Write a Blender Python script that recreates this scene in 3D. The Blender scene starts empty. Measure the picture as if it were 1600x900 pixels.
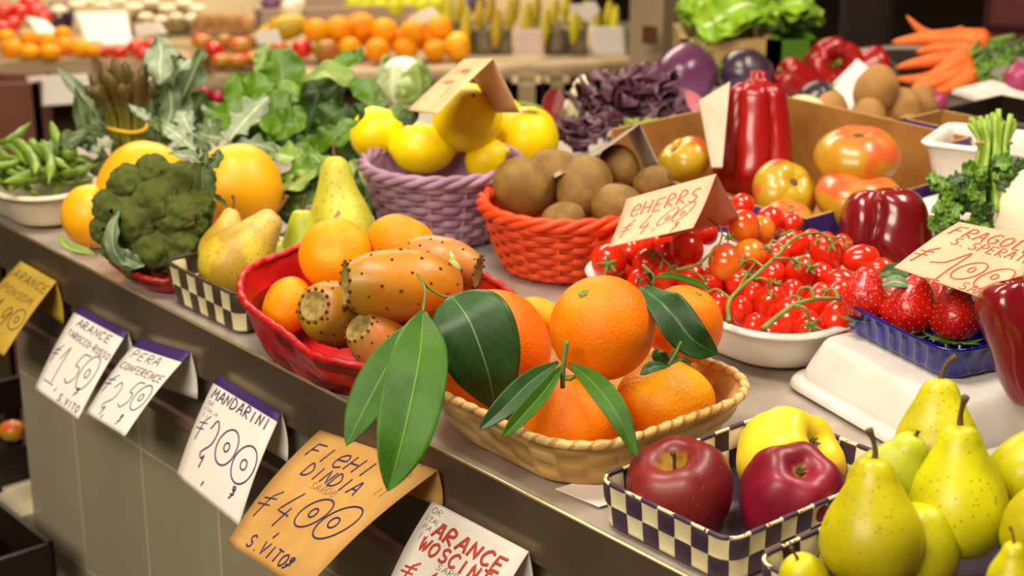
import bpy, math, random
from mathutils import Vector, Matrix, Quaternion, noise
R = random.Random(7)
PI = math.pi
sc = bpy.context.scene
COL = sc.collection

# ---------------------------------------------------------------- camera
ZC = 0.90                    # height of the counter top above the floor
FPX, PITCH, HC = 2700.0, math.radians(19), 0.58
cam_d = bpy.data.cameras.new('camera')
cam = bpy.data.objects.new('camera', cam_d)
COL.objects.link(cam)
cam.location = (0, 0, ZC + HC)
cam.rotation_euler = (PI / 2 - PITCH, 0, 0)
cam_d.sensor_width = 36.0
cam_d.lens = 36.0 * FPX / 1600.0
cam_d.clip_start = 0.05
cam_d.dof.use_dof = True
cam_d.dof.focus_distance = 1.37
cam_d.dof.aperture_fstop = 7.0
sc.camera = cam

# ---------------------------------------------------------------- light
sc.view_settings.view_transform = 'Standard'
sc.view_settings.look = 'None'
sc.view_settings.gamma = 1.0
sc.view_settings.use_curve_mapping = False
sc.view_settings.exposure = -0.12
wd = bpy.data.worlds.new('hall_light')
sc.world = wd
wd.use_nodes = True
wd.node_tree.nodes['Background'].inputs['Color'].default_value = (1.0, 0.86, 0.68, 1)
wd.node_tree.nodes['Background'].inputs['Strength'].default_value = 0.11

def area(name, loc, target, sx, sy, power, col):
    d = bpy.data.lights.new(name, 'AREA')
    d.shape = 'RECTANGLE'
    d.size, d.size_y, d.energy, d.color = sx, sy, power, col
    o = bpy.data.objects.new(name, d)
    COL.objects.link(o)
    o.location = loc
    o.rotation_euler = (Vector(target) - Vector(loc)).to_track_quat('-Z', 'Y').to_euler()
    return o

WARM = (1.0, 0.89, 0.74)
area('stall_lamp', (-0.35, 1.25, ZC + 1.75), (0.0, 1.55, ZC), 0.9, 0.35, 33, WARM)
area('stall_lamp', (0.95, 1.75, ZC + 1.70), (0.35, 1.65, ZC), 0.9, 0.35, 31, WARM)
area('far_stall_lamp', (-0.55, 4.3, 2.6), (-0.5, 4.2, 0.7), 2.2, 0.5, 95, (1.0, 0.84, 0.64))
area('aisle_lamp', (-1.2, -0.7, 2.7), (0, 1.4, 0.8), 1.6, 0.8, 84, (1.0, 0.87, 0.70))

# ---------------------------------------------------------------- geometry of the place
CAM = Vector((0, 0, ZC + HC))
CF = Vector((0, math.cos(PITCH), -math.sin(PITCH)))
CU = Vector((0, math.sin(PITCH), math.cos(PITCH)))
CR = Vector((1, 0, 0))
EV = Vector((-0.645, 0.764, 0)).normalized()     # along the counter's front edge
NV = Vector((0.764, 0.645, 0)).normalized()      # from the edge into the counter
UZ = Vector((0, 0, 1))

def ray(u, v):
    return CF + CR * ((u - 800) / FPX) + CU * ((450 - v) / FPX)

def W(u, v, z=0.0):
    """point of the photograph at height z over the counter"""
    d = ray(u, v)
    return CAM + d * ((z - HC) / d.z)

def Wt(u, v, t):
    return CAM + ray(u, v) * t

def C(e, d, z=0.0):
    """point at e along the counter's edge, d into it, z above it"""
    return Vector((0, 1.209, ZC)) + EV * e + NV * d + UZ * z

def depth(p):
    return (p - CAM).dot(CF)

def mpp(p):
    return depth(p) / FPX

def aim(right, up, toward, roll=0.0):
    """rotation that turns a local +Z to a direction given as seen by a customer"""
    v = (CR * right + CU * up - CF * toward).normalized()
    q = v.to_track_quat('Z', 'Y')
    return q @ Quaternion((0, 0, 1), roll)

# ---------------------------------------------------------------- materials
def lin(c):
    if isinstance(c, str):
        c = c.lstrip('#')
        c = [int(c[i:i + 2], 16) / 255 for i in (0, 2, 4)]
    return [x / 12.92 if x <= 0.04045 else ((x + 0.055) / 1.055) ** 2.4 for x in c] + [1]

MATS = {}
UNIT = {}                    # materials of fruit modelled at unit size: the metres one unit stands for
for _u, _n in ((.043, 'orange_peel mandarin_peel yellow_mandarin_peel'), (.035, 'lemon_peel'), (.053, 'melon_rind'), (.03, 'kiwi_skin'),
               (.034, 'yellow_pear_skin green_pear_skin russet_pear_skin conference_pear_skin prickly_pear_skin pink_prickly_pear_skin olive_prickly_pear_skin dry_cactus_end'),
               (.042, 'red_apple_skin wine_apple_skin yellow_apple_skin'), (.016, 'tomato_skin orange_tomato_skin yellow_tomato_skin'),
               (.042, 'salad_tomato_skin green_salad_tomato_skin red_pepper_skin dark_red_pepper_skin olive_tomato_skin violet_aubergine_skin dark_aubergine_skin'),
               (.023, 'strawberry_flesh'), (.06, 'carrot_skin bean_skin white_root_skin pale_melon_rind'), (.03, 'potato_skin mushroom_cap mango_skin yellow_fruit_skin lime_yellow_pear_skin radish_skin red_onion_skin')):
    for _m in _n.split():
        UNIT[_m] = _u
def mat(name, c, c2=None, scale=8.0, lo=0.35, hi=0.65, rough=0.45, bump=0.0, bscale=120.0, coat=0.0, sss=0.0,
        metal=0.0, trans=0.0, grad=None, spot=None, rnd=0.0, stretch=None, vein=None, ior=1.45, detail=3.0, emit=0.0, voro=0.0, vscale=60.0, huev=0.0, cav=None, patch=None, spec=0.5):
    if name in MATS:
        return MATS[name]
    un = UNIT.get(name, 1.0)
    scale, bscale = scale * un, bscale * un
    if grad:
        grad = (grad[0], grad[1] / un, grad[2] / un)
    if spot:
        spot = (spot[0], spot[1] * un, spot[2])
    m = bpy.data.materials.new(name)
    m.use_nodes = True
    nt = m.node_tree
    N, L = nt.nodes, nt.links
    b = N['Principled BSDF']
    b.inputs['Roughness'].default_value = rough
    b.inputs['Metallic'].default_value = metal
    b.inputs['Specular IOR Level'].default_value = spec
    b.inputs['IOR'].default_value = ior
    b.inputs['Coat Weight'].default_value = coat
    b.inputs['Coat Roughness'].default_value = 0.12
    b.inputs['Subsurface Weight'].default_value = sss
    b.inputs['Subsurface Radius'].default_value = (0.006, 0.003, 0.0015)
    b.inputs['Subsurface Scale'].default_value = 1.0
    b.inputs['Transmission Weight'].default_value = trans
    tc = N.new('ShaderNodeTexCoord')
    vec = tc.outputs['Object']
    if stretch:
        mp = N.new('ShaderNodeMapping')
        mp.inputs['Scale'].default_value = stretch
        L.new(vec, mp.inputs['Vector'])
        vec = mp.outputs['Vector']
    def mixc(fac, a, bb):
        mx = N.new('ShaderNodeMix')
        mx.data_type = 'RGBA'
        if hasattr(fac, 'links'):
            L.new(fac, mx.inputs['Factor'])
        else:
            mx.inputs['Factor'].default_value = fac
        for sock, val in ((mx.inputs[6], a), (mx.inputs[7], bb)):
            if hasattr(val, 'links'):
                L.new(val, sock)
            else:
                sock.default_value = val
        return mx.outputs[2]
    def ramp(fac, lo_, hi_):
        r = N.new('ShaderNodeMapRange')
        r.interpolation_type = 'SMOOTHSTEP'
        L.new(fac, r.inputs['Value'])
        r.inputs['From Min'].default_value = lo_
        r.inputs['From Max'].default_value = hi_
        return r.outputs['Result']
    col = lin(c)
    if c2 is not None:
        nz = N.new('ShaderNodeTexNoise')
        nz.inputs['Scale'].default_value = scale
        nz.inputs['Detail'].default_value = detail
        v2 = vec
        if rnd:
            oi = N.new('ShaderNodeObjectInfo')
            ad = N.new('ShaderNodeVectorMath')
            ad.operation = 'ADD'
            L.new(vec, ad.inputs[0])
            L.new(oi.outputs['Location'], ad.inputs[1])
            v2 = ad.outputs[0]
        L.new(v2, nz.inputs['Vector'])
        col = mixc(ramp(nz.outputs['Fac'], lo, hi), col, lin(c2))
    if grad:                 # the skin's own colour from the base to the top of the fruit
        gc, z0, z1 = grad
        sp = N.new('ShaderNodeSeparateXYZ')
        L.new(tc.outputs['Object'], sp.inputs[0])
        gn = N.new('ShaderNodeTexNoise')
        gn.inputs['Scale'].default_value = 28.0 * un
        L.new(tc.outputs['Object'], gn.inputs['Vector'])
        ma = N.new('ShaderNodeMath')
        ma.operation = 'MULTIPLY_ADD'
        L.new(gn.outputs['Fac'], ma.inputs[0])
        ma.inputs[1].default_value = (z1 - z0) * 0.9
        L.new(sp.outputs['Z'], ma.inputs[2])
        off = (z1 - z0) * 0.45
        col = mixc(ramp(ma.outputs[0], z0 + off, z1 + off), col, lin(gc))
    if spot:                 # specks: (colour, scale, size)
        vo = N.new('ShaderNodeTexVoronoi')
        vo.inputs['Scale'].default_value = spot[1]
        L.new(tc.outputs['Object'], vo.inputs['Vector'])
        f = ramp(vo.outputs['Distance'], spot[2] * 0.6, spot[2])
        col = mixc(f, lin(spot[0]), col)
    if patch:                # russet patches of the skin: (colour, scale, threshold)
        pn = N.new('ShaderNodeTexNoise')
        pn.inputs['Scale'].default_value = patch[1] * un
        pn.inputs['Detail'].default_value = 5.0
        L.new(tc.outputs['Object'], pn.inputs['Vector'])
        col = mixc(ramp(pn.outputs['Fac'], patch[2], patch[2] + .07), col, lin(patch[0]))
    if cav:                  # skin colour inside the hollows at stalk and eye: (colour, r0, r1)
        sp = N.new('ShaderNodeSeparateXYZ')
        L.new(tc.outputs['Object'], sp.inputs[0])
        cx = N.new('ShaderNodeCombineXYZ')
        L.new(sp.outputs['X'], cx.inputs['X']); L.new(sp.outputs['Y'], cx.inputs['Y'])
        ln = N.new('ShaderNodeVectorMath'); ln.operation = 'LENGTH'
        L.new(cx.outputs[0], ln.inputs[0])
        cn = N.new('ShaderNodeTexNoise'); cn.inputs['Scale'].default_value = 4.0
        L.new(tc.outputs['Object'], cn.inputs['Vector'])
        ad2 = N.new('ShaderNodeMath'); ad2.operation = 'MULTIPLY_ADD'
        L.new(cn.outputs['Fac'], ad2.inputs[0]); ad2.inputs[1].default_value = .35; L.new(ln.outputs['Value'], ad2.inputs[2])
        col = mixc(ramp(ad2.outputs[0], cav[1] + .17, cav[2] + .17), lin(cav[0]), col)
    if vein:                 # midrib and side veins from the leaf's own coordinates
        uv = N.new('ShaderNodeUVMap')
        sp = N.new('ShaderNodeSeparateXYZ')
        L.new(uv.outputs['UV'], sp.inputs[0])
        ab = N.new('ShaderNodeMath'); ab.operation = 'ABSOLUTE'
        L.new(sp.outputs['Y'], ab.inputs[0])
        f = ramp(ab.outputs[0], 0.012 * vein[1], 0.06 * vein[1])
        su = N.new('ShaderNodeMath'); su.operation = 'MULTIPLY_ADD'
        L.new(ab.outputs[0], su.inputs[0]); su.inputs[1].default_value = -0.35
        L.new(sp.outputs['X'], su.inputs[2])
        sn = N.new('ShaderNodeMath'); sn.operation = 'MULTIPLY'
        L.new(su.outputs[0], sn.inputs[0]); sn.inputs[1].default_value = 62.0
        si = N.new('ShaderNodeMath'); si.operation = 'SINE'
        L.new(sn.outputs[0], si.inputs[0])
        f2 = ramp(si.outputs[0], 1.0, 0.86)
        col = mixc(f2, mixc(0.07, col, lin(vein[0])), col)
        col = mixc(f, lin(vein[0]), col)
    if rnd or huev:
        oi = N.new('ShaderNodeObjectInfo')
        hs = N.new('ShaderNodeHueSaturation')
        r1 = N.new('ShaderNodeMapRange')
        L.new(oi.outputs['Random'], r1.inputs['Value'])
        r1.inputs['To Min'].default_value = 0.5 - huev
        r1.inputs['To Max'].default_value = 0.5 + huev
        L.new(r1.outputs['Result'], hs.inputs['Hue'])
        r2 = N.new('ShaderNodeMapRange')
        L.new(oi.outputs['Random'], r2.inputs['Value'])
        r2.inputs['To Min'].default_value = 1.0 - rnd
        r2.inputs['To Max'].default_value = 1.0 + rnd
        L.new(r2.outputs['Result'], hs.inputs['Value'])
        if hasattr(col, 'links'):
            L.new(col, hs.inputs['Color'])
        else:
            hs.inputs['Color'].default_value = col
        col = hs.outputs['Color']
    if hasattr(col, 'links'):
        L.new(col, b.inputs['Base Color'])
    else:
        b.inputs['Base Color'].default_value = col
    if bump:
        bn = N.new('ShaderNodeTexNoise')
        bn.inputs['Scale'].default_value = bscale
        bn.inputs['Detail'].default_value = 2.0
        L.new(vec, bn.inputs['Vector'])
        bp = N.new('ShaderNodeBump')
        bp.inputs['Strength'].default_value = bump
        bp.inputs['Distance'].default_value = 0.002
        L.new(bn.outputs['Fac'], bp.inputs['Height'])
        L.new(bp.outputs['Normal'], b.inputs['Normal'])
    MATS[name] = m
    return m

# ---------------------------------------------------------------- mesh building
class MB:
    def __init__(s):
        s.v, s.f, s.mi, s.uv = [], [], [], {}
    def quad_grid(s, pts, wu=False, wv=False, m=0, uvs=None, mf=None):
        """pts[i][j] rows of points; wu wraps i, wv wraps j"""
        b = len(s.v)
        ni, nj = len(pts), len(pts[0])
        for i in range(ni):
            for j in range(nj):
                if uvs:
                    s.uv[len(s.v)] = uvs[i][j]
                s.v.append(tuple(pts[i][j]))
        for i in range(ni if wu else ni - 1):
            for j in range(nj if wv else nj - 1):
                i2, j2 = (i + 1) % ni, (j + 1) % nj
                s.f.append((b + i * nj + j, b + i * nj + j2, b + i2 * nj + j2, b + i2 * nj + j))
                s.mi.append(mf(i, j) if mf else m)
        return b
    def fan(s, ring, tip, m=0, flip=False):
        t = len(s.v)
        s.v.append(tuple(tip))
        n = len(ring)
        for k in range(n):
            a, c = ring[k], ring[(k + 1) % n]
            s.f.append((a, c, t) if not flip else (c, a, t))
            s.mi.append(m)
    def lathe(s, prof, seg=40, m=0, mod=None, mf=None, post=None):
        """prof: (r, z) from bottom pole to top pole"""
        rows = []
        for (r, z) in prof:
            row = []
            for k in range(seg):
                a = 2 * PI * k / seg
                rr = r
                zz = z
                if mod:
                    rr, zz = mod(a, r, z)
                p = Vector((rr * math.cos(a), rr * math.sin(a), zz))
                row.append(post(p) if post else p)
            rows.append(row)
        b = s.quad_grid(rows, wv=True, m=m, mf=mf)
        n = len(prof)
        def pole(i):
            c = Vector((0, 0, 0))
            for p in rows[i]:
                c += p
            return c / seg
        s.fan([b + k for k in range(seg)], pole(0), m if not mf else mf(0, 0), flip=True)
        s.fan([b + (n - 1) * seg + k for k in range(seg)], pole(n - 1), m if not mf else mf(n - 2, 0))
    def tube(s, path, rad, n=8, m=0, cap=True, closed=False, flat=None):
        """path of Vectors, rad a number or list; flat=(normal list, ratio)"""
        k = len(path)
        if not hasattr(rad, '__len__'):
            rad = [rad] * k
        rings = []
        prev = None
        for i in range(k):
            if closed:
                t = path[(i + 1) % k] - path[i - 1]
            else:
                t = path[min(i + 1, k - 1)] - path[max(i - 1, 0)]
            if t.length < 1e-9:
                t = Vector((0, 0, 1))
            t.normalize()
            if flat:
                a = flat[0][i] - t * flat[0][i].dot(t)
            elif prev is None:
                h = Vector((0, 0, 1)) if abs(t.z) < 0.9 else Vector((1, 0, 0))
                a = h - t * h.dot(t)
            else:
                a = prev - t * prev.dot(t)
            a.normalize()
            prev = a
            c = t.cross(a)
            fr = flat[1] if flat else 1.0
            rings.append([path[i] + (a * math.cos(2 * PI * j / n) * fr + c * math.sin(2 * PI * j / n)) * rad[i] for j in range(n)])
        b = s.quad_grid(rings, wu=closed, wv=True, m=m)
        if cap and not closed:
            s.fan([b + j for j in range(n)], path[0], m, flip=True)
            s.fan([b + (k - 1) * n + j for j in range(n)], path[-1], m)
    def box(s, o, ax, ay, az, m=0):
        """corner o and three edge vectors"""
        b = len(s.v)
        for i in (0, 1):
            for j in (0, 1):
                for k in (0, 1):
                    s.v.append(tuple(o + ax * i + ay * j + az * k))
        q = [(0, 1, 3, 2), (4, 6, 7, 5), (0, 4, 5, 1), (2, 3, 7, 6), (0, 2, 6, 4), (1, 5, 7, 3)]
        if ax.cross(ay).dot(az) < 0:
            q = [tuple(reversed(x)) for x in q]
        for f in q:
            s.f.append(tuple(b + i for i in f))
            s.mi.append(m)
    def sphere(s, c, r, seg=12, rings=8, m=0, sc_=(1, 1, 1)):
        rows = []
        for i in range(1, rings):
            th = PI * i / rings
            rows.append([Vector((c[0] + r * sc_[0] * math.sin(th) * math.cos(2 * PI * k / seg), c[1] + r * sc_[1] * math.sin(th) * math.sin(2 * PI * k / seg), c[2] - r * sc_[2] * math.cos(th))) for k in range(seg)])
        b = s.quad_grid(rows, wv=True, m=m)
        s.fan([b + k for k in range(seg)], (c[0], c[1], c[2] - r * sc_[2]), m, flip=True)
        s.fan([b + (rings - 2) * seg + k for k in range(seg)], (c[0], c[1], c[2] + r * sc_[2]), m)
    def mesh(s, name, mats, smooth=True):
        me = bpy.data.meshes.new(name)
        me.from_pydata(s.v, [], s.f)
        for m in (mats if isinstance(mats, (list, tuple)) else [mats]):
            me.materials.append(m)
        me.polygons.foreach_set('material_index', s.mi)
        me.polygons.foreach_set('use_smooth', [smooth] * len(s.f))
        if s.uv:
            ul = me.uv_layers.new(name='UVMap')
            for lp in me.loops:
                ul.data[lp.index].uv = s.uv.get(lp.vertex_index, (0, 0))
        me.update()
        return me

def obj(name, me, parent=None, loc=None):
    o = bpy.data.objects.new(name, me)
    COL.objects.link(o)
    if parent is not None:
        o.parent = parent
    if loc is not None:
        o.location = loc
    return o

def tag(o, label, cat, group=None, kind=None):
    if label:
        o['label'] = label
    if cat:
        o['category'] = cat
    if group:
        o['group'] = group
    if kind:
        o['kind'] = kind
    return o

def empty(name, loc, label, cat, group=None):
    o = bpy.data.objects.new(name, None)
    COL.objects.link(o)
    o.location = loc
    o.empty_display_size = 0.02
    return tag(o, label, cat, group)

def shifted(mb, loc):
    l = Vector(loc)
    mb.v = [(x - l.x, y - l.y, z - l.z) for (x, y, z) in mb.v]
    return mb

def make(name, kit, loc, q, s, label, cat, group=None):
    """kit: list of (part name, mesh, [sub-parts]); one entry -> a single mesh"""
    if not hasattr(s, '__len__'):
        s = (s, s, s)
    if len(kit) == 1 and not kit[0][2]:
        o = obj(name, kit[0][1])
    else:
        o = bpy.data.objects.new(name, None)
        COL.objects.link(o)
        o.empty_display_size = 0.02
        def add(parent, items):
            for (pn, me, sub) in items:
                c = obj(pn, me, parent)
                add(c, sub)
        add(o, kit)
    o.location = loc
    o.rotation_mode = 'QUATERNION'
    o.rotation_quaternion = q
    o.scale = s
    return tag(o, label, cat, group)

def cr(pts, n):
    """smooth curve through points (tuples or Vectors) -> n samples"""
    P = [Vector(p) for p in pts]
    if len(P) == 2:
        return [P[0].lerp(P[1], i / (n - 1)) for i in range(n)]
    P = [P[0] * 2 - P[1]] + P + [P[-1] * 2 - P[-2]]
    m = len(P) - 3
    out = []
    for i in range(n):
        x = i / (n - 1) * m
        k = min(int(x), m - 1)
        t = x - k
        a, b, c, d = P[k], P[k + 1], P[k + 2], P[k + 3]
        out.append(0.5 * ((2 * b) + (c - a) * t + (2 * a - 5 * b + 4 * c - d) * t * t + (3 * b - a - 3 * c + d) * t ** 3))
    return out

def prof(pts, n=28):
    return [(max(p.x, 0.0004), p.y) for p in cr([(a, b, 0) for a, b in pts], n)]

def ordinal(i):
    return ['first', 'second', 'third', 'fourth', 'fifth', 'sixth', 'seventh', 'eighth', 'ninth', 'tenth', 'eleventh', 'twelfth', 'thirteenth', 'fourteenth', 'fifteenth', 'sixteenth', 'seventeenth', 'eighteenth', 'nineteenth', 'twentieth'][i]
# ---------------------------------------------------------------- the stock of materials
M_orange = mat('orange_peel', '#f48200', '#ec7000', 14, spec=.3, rough=.48, bump=.35, bscale=420, sss=.05, huev=.008, rnd=.03)
M_mand = mat('mandarin_peel', '#fba60a', '#f79204', 18, spec=.3, rough=.46, bump=.4, bscale=330, sss=.05, huev=.006, rnd=.03)
M_mandy = mat('yellow_mandarin_peel', '#f08a02', '#ec7e00', 16, spec=.3, rough=.46, bump=.5, bscale=300, sss=.05, grad=('#f0ac14', .0, .03))
M_calyx = mat('calyx_green', '#7d8a3a', '#5d6b2a', 90, rough=.7)
M_leaf = mat('citrus_leaf', '#1f3d18', '#28501c', 30, rough=.42, spec=.35, vein=('#66884a', .5), bump=.15, bscale=60)
M_leafl = mat('young_citrus_leaf', '#38640a', '#2c5208', 30, rough=.48, spec=.25, vein=('#6f9430', .5), bump=.15, bscale=60)
M_stem = mat('green_stem', '#6f7f3a', '#55652c', 60, rough=.7)
M_stemb = mat('brown_stem', '#6b4a26', '#4f3a1e', 60, rough=.75)
M_lemon = mat('lemon_peel', '#ffe400', '#fcd600', 20, rough=.38, bump=.3, bscale=260, sss=.12, rnd=.03, huev=.004)
M_melon = mat('melon_rind', '#f9b010', '#f5a208', 9, rough=.42, bump=.12, bscale=160, sss=.08, grad=('#fbc222', .02, .06))
M_kiwi = mat('kiwi_skin', '#927034', '#7a5a26', 45, rough=.62, bump=.5, bscale=700, rnd=.06)
M_kiwie = mat('kiwi_end', '#6b4d22', rough=.8)
M_pear = mat('yellow_pear_skin', '#cec60c', '#b2aa08', 22, rough=.38, spot=('#8d8210', 210, .2), patch=('#a08a14', 110, .66), bump=.08, bscale=200, sss=.04, rnd=.04, huev=.008)
M_pearg = mat('green_pear_skin', '#b9bf30', '#a3ab24', 14, rough=.4, spot=('#7d8420', 150, .16), bump=.08, bscale=200, sss=.08, rnd=.03)
M_pearr = mat('russet_pear_skin', '#d0b432', '#b08a24', 30, lo=.4, hi=.6, rough=.45, spot=('#8a6a20', 260, .25), bump=.15, bscale=220, sss=.06, grad=('#d9ae72', .02, .07))
M_pearc = mat('conference_pear_skin', '#c9c43c', '#b4ab2c', 16, rough=.45, patch=('#8a5f28', 75, .62), spot=('#8b7322', 190, .22), bump=.1, bscale=160, sss=.06)
M_appler = mat('red_apple_skin', '#6e0e16', '#842824', 14, lo=.35, hi=.7, rough=.42, stretch=(1, 1, .25), coat=.05, cav=('#a8842c', .12, .42), sss=.05, spot=('#c98a6a', 240, .1))
M_applew = mat('wine_apple_skin', '#700620', '#8a1430', 18, rough=.42, stretch=(1.4, 1.4, .2), coat=.05, cav=('#b4743c', .02, .2), sss=.05)
M_appley = mat('yellow_apple_skin', '#f0cf2e', '#ecc41e', 8, rough=.4, coat=.05, sss=.05, cav=('#c8b020', .08, .3))
M_appleeye = mat('apple_eye', '#6d6a22', '#4a3c18', 300, rough=.8)
M_tom = mat('tomato_skin', '#de2a08', '#d21e06', 12, rough=.2, coat=.55, sss=.12, rnd=.04)
M_tomo = mat('orange_tomato_skin', '#d8500f', '#d13a0c', 14, rough=.2, coat=.55, sss=.12, grad=('#dd7a18', -.004, .012))
M_tomy = mat('yellow_tomato_skin', '#dd8a1a', '#d8781a', 14, rough=.22, coat=.5, sss=.12)
M_vine = mat('tomato_vine', '#7f8d42', '#66762f', 70, rough=.75, bump=.3, bscale=400)
M_bigtom = mat('salad_tomato_skin', '#b98a18', '#cc5c2a', 24, lo=.5, hi=.62, rough=.3, coat=.2, sss=.06, grad=('#e8583a', .014, .034))
M_bigtomg = mat('green_salad_tomato_skin', '#b8941c', '#d45424', 20, lo=.52, hi=.66, rough=.3, coat=.2, sss=.06)
M_pepper = mat('red_pepper_skin', '#a00c0c', '#8c080a', 8, rough=.3, coat=.3, sss=.03)
M_pepperd = mat('dark_red_pepper_skin', '#800a12', '#6c080e', 10, rough=.24, coat=.5, sss=.03)
M_berry = mat('strawberry_flesh', '#c4140a', '#b00c06', 30, rough=.28, coat=.4, sss=.1, bump=.5, bscale=330, grad=('#d02a12', .03, .05))
M_seed = mat('strawberry_seed', '#e0a838', rough=.5)
M_sepal = mat('sepal_green', '#6f9038', '#567a2a', 60, rough=.55)
M_cactus = mat('prickly_pear_skin', '#c07e16', '#b06e16', 16, lo=.35, hi=.65, grad=('#a07a24', .025, .055), rough=.38, bump=.12, bscale=200, sss=.1)
M_cactusp = mat('pink_prickly_pear_skin', '#c67a44', '#c47e26', 14, lo=.4, hi=.6, grad=('#a87c3a', .03, .055), rough=.36, bump=.12, bscale=200, sss=.1)
M_cactusg = mat('olive_prickly_pear_skin', '#b08420', '#a06420', 16, rough=.42, bump=.15, bscale=200, sss=.08)
M_areole = mat('areole_brown', '#5d3d18', rough=.9)
M_cactend = mat('dry_cactus_end', '#a58c4c', '#806a34', 120, rough=.85, bump=.5, bscale=300)
M_broc = mat('broccoli_buds', '#78862f', '#5f6e27', 40, rough=.75, bump=.8, bscale=520, detail=6)
M_brocs = mat('broccoli_stalk', '#b9c08a', '#93a55e', 30, rough=.6)
M_kale = mat('grey_green_leaf', '#6d7f5c', '#56693f', 20, rough=.5, vein=('#c3cf96', 1.3), bump=.3, bscale=80)
M_kaled = mat('dark_brassica_leaf', '#47591f', '#3c5026', 24, rough=.5, vein=('#8fa25a', .9), bump=.3, bscale=80)
M_kalep = mat('pale_brassica_leaf', '#93a284', '#7d8f6c', 20, rough=.5, vein=('#d6dfb4', 1.3), bump=.3, bscale=80)
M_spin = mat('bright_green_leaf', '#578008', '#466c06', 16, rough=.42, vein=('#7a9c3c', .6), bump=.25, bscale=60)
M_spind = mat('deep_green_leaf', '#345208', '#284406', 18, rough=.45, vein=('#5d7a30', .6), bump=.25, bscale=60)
M_spinl = mat('pale_green_leaf', '#88a04a', '#739036', 16, rough=.42, vein=('#c3d49a', .7), bump=.25, bscale=60)
M_aspar = mat('asparagus_skin', '#7d8226', '#6f6a1e', 40, rough=.5, grad=('#5c4a1c', .075, .125), bump=.3, bscale=120)
M_band = mat('yellow_rubber_band', '#d9a812', rough=.5)
M_bean = mat('bean_skin', '#7f9a34', '#6b8a28', 30, rough=.42, rnd=.12, bump=.1, bscale=120)
M_lettp = mat('red_lettuce_leaf', '#52283a', '#74505e', 20, lo=.4, hi=.65, rough=.4, bump=.4, bscale=60)
M_lettg = mat('green_lettuce_leaf', '#94a548', '#7d8f34', 20, rough=.45, bump=.4, bscale=60)
M_lettb = mat('bright_lettuce_leaf', '#9cc22a', '#7fb01a', 14, rough=.42, vein=('#dbe6a0', 2.2), bump=.3, bscale=40)
M_cabb = mat('pale_cabbage_leaf', '#c7d4a0', '#8fb14a', 14, lo=.42, hi=.62, rough=.42, vein=('#eef0d8', 1.2), bump=.3, bscale=50)
M_cauli = mat('cauliflower_curd', '#f0e6bc', '#e6d8a2', 40, rough=.7, bump=.8, bscale=180)
M_egg = mat('violet_aubergine_skin', '#5e2c4c', '#7a4a70', 8, lo=.4, hi=.65, rough=.3, coat=.3)
M_eggd = mat('dark_aubergine_skin', '#3a2634', '#5a4876', 9, lo=.45, hi=.6, rough=.3, coat=.3)
M_carrot = mat('carrot_skin', '#ee7420', '#e2641a', 30, rough=.5, bump=.3, bscale=120, rnd=.05)
M_radish = mat('radish_skin', '#b5143c', '#9c1030', 16, rough=.3)
M_onion = mat('red_onion_skin', '#a63d68', '#8c2a52', 14, rough=.35)
M_white = mat('white_root_skin', '#f1ead2', '#e8dfc0', 8, rough=.45, sss=.1)
M_greenmel = mat('pale_melon_rind', '#dcd8a8', '#c5c88c', 12, rough=.5)
M_potato = mat('potato_skin', '#b98a4c', '#a5773c', 18, rough=.7, bump=.3, bscale=160, rnd=.05)
M_mush = mat('mushroom_cap', '#f4e6cf', '#ead6b4', 16, rough=.6, rnd=.04)
M_mango = mat('mango_skin', '#b59a1c', '#d9a414', 14, rough=.38)
M_banana = mat('yellow_fruit_skin', '#c9b41c', '#b5a015', 18, rough=.4, rnd=.12, huev=.02)
M_palepear = mat('lime_yellow_pear_skin', '#d0cf26', '#bcc01c', 16, rough=.4, rnd=.06)

M_styro = mat('white_foam', '#dfd9cf', '#d8d0c5', 30, rough=.55, bump=.06, bscale=300, sss=.1)
M_plas = mat('cream_plastic', '#ded3bc', '#d6cab0', 12, rough=.4)
M_blue = mat('blue_plastic', '#0e1a9c', '#0a127a', 20, rough=.12, coat=.5, trans=.08)
M_paper = mat('white_card', '#efe7dc', '#e8dfd2', 14, rough=.75, bump=.04, bscale=80)
M_kraft = mat('brown_kraft_card', '#c99a52', '#bd8c46', 24, rough=.75, bump=.06, bscale=140)
M_kraftl = mat('light_kraft_card', '#deb98a', '#d4ac7a', 30, rough=.75, bump=.06, bscale=140)
M_yellowc = mat('yellow_card', '#c4a23a', '#b8962f', 14, rough=.75)
M_greyc = mat('grey_card', '#a79a8a', '#96897a', 20, rough=.75)
M_pinkc = mat('peach_card', '#d9ae8c', '#d0a380', 20, rough=.75)
M_ink = mat('violet_ink', '#33235c', rough=.6)
M_inkd = mat('dark_ink', '#3b2a33', rough=.6)
M_redink = mat('red_ink', '#c0492f', rough=.6)
M_pencil = mat('pencil_grey', '#8a7460', rough=.8)
M_purpc = mat('violet_print', '#3d2763', rough=.55)
M_steel = mat('brushed_steel', '#c2b6aa', '#b3a79a', 30, rough=.36, metal=.35, bump=.05, bscale=60)
M_lip = mat('steel_lip', '#8f7f6a', '#82725c', 9, rough=.34, metal=.75, bump=.04, bscale=40)
M_edge = mat('pale_steel_edge', '#c4b283', rough=.35, metal=.6)  # paler metal for the line along the lip's top
M_pinkrail = mat('worn_pink_rail', '#a07c6c', '#8b6a58', 30, rough=.7)
M_purple = mat('purple_willow', '#a8849c', '#947088', 30, rough=.5, rnd=.03)
M_oranw = mat('orange_willow', '#e8501a', '#dc4214', 30, rough=.45, rnd=.03)
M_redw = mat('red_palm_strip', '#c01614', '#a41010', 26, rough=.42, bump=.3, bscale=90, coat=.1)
M_redrim = mat('deeper_red_palm_strip', '#a41212', '#8e0e10', 26, rough=.45)  # slightly deeper red for the bands wound round the rim
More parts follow.
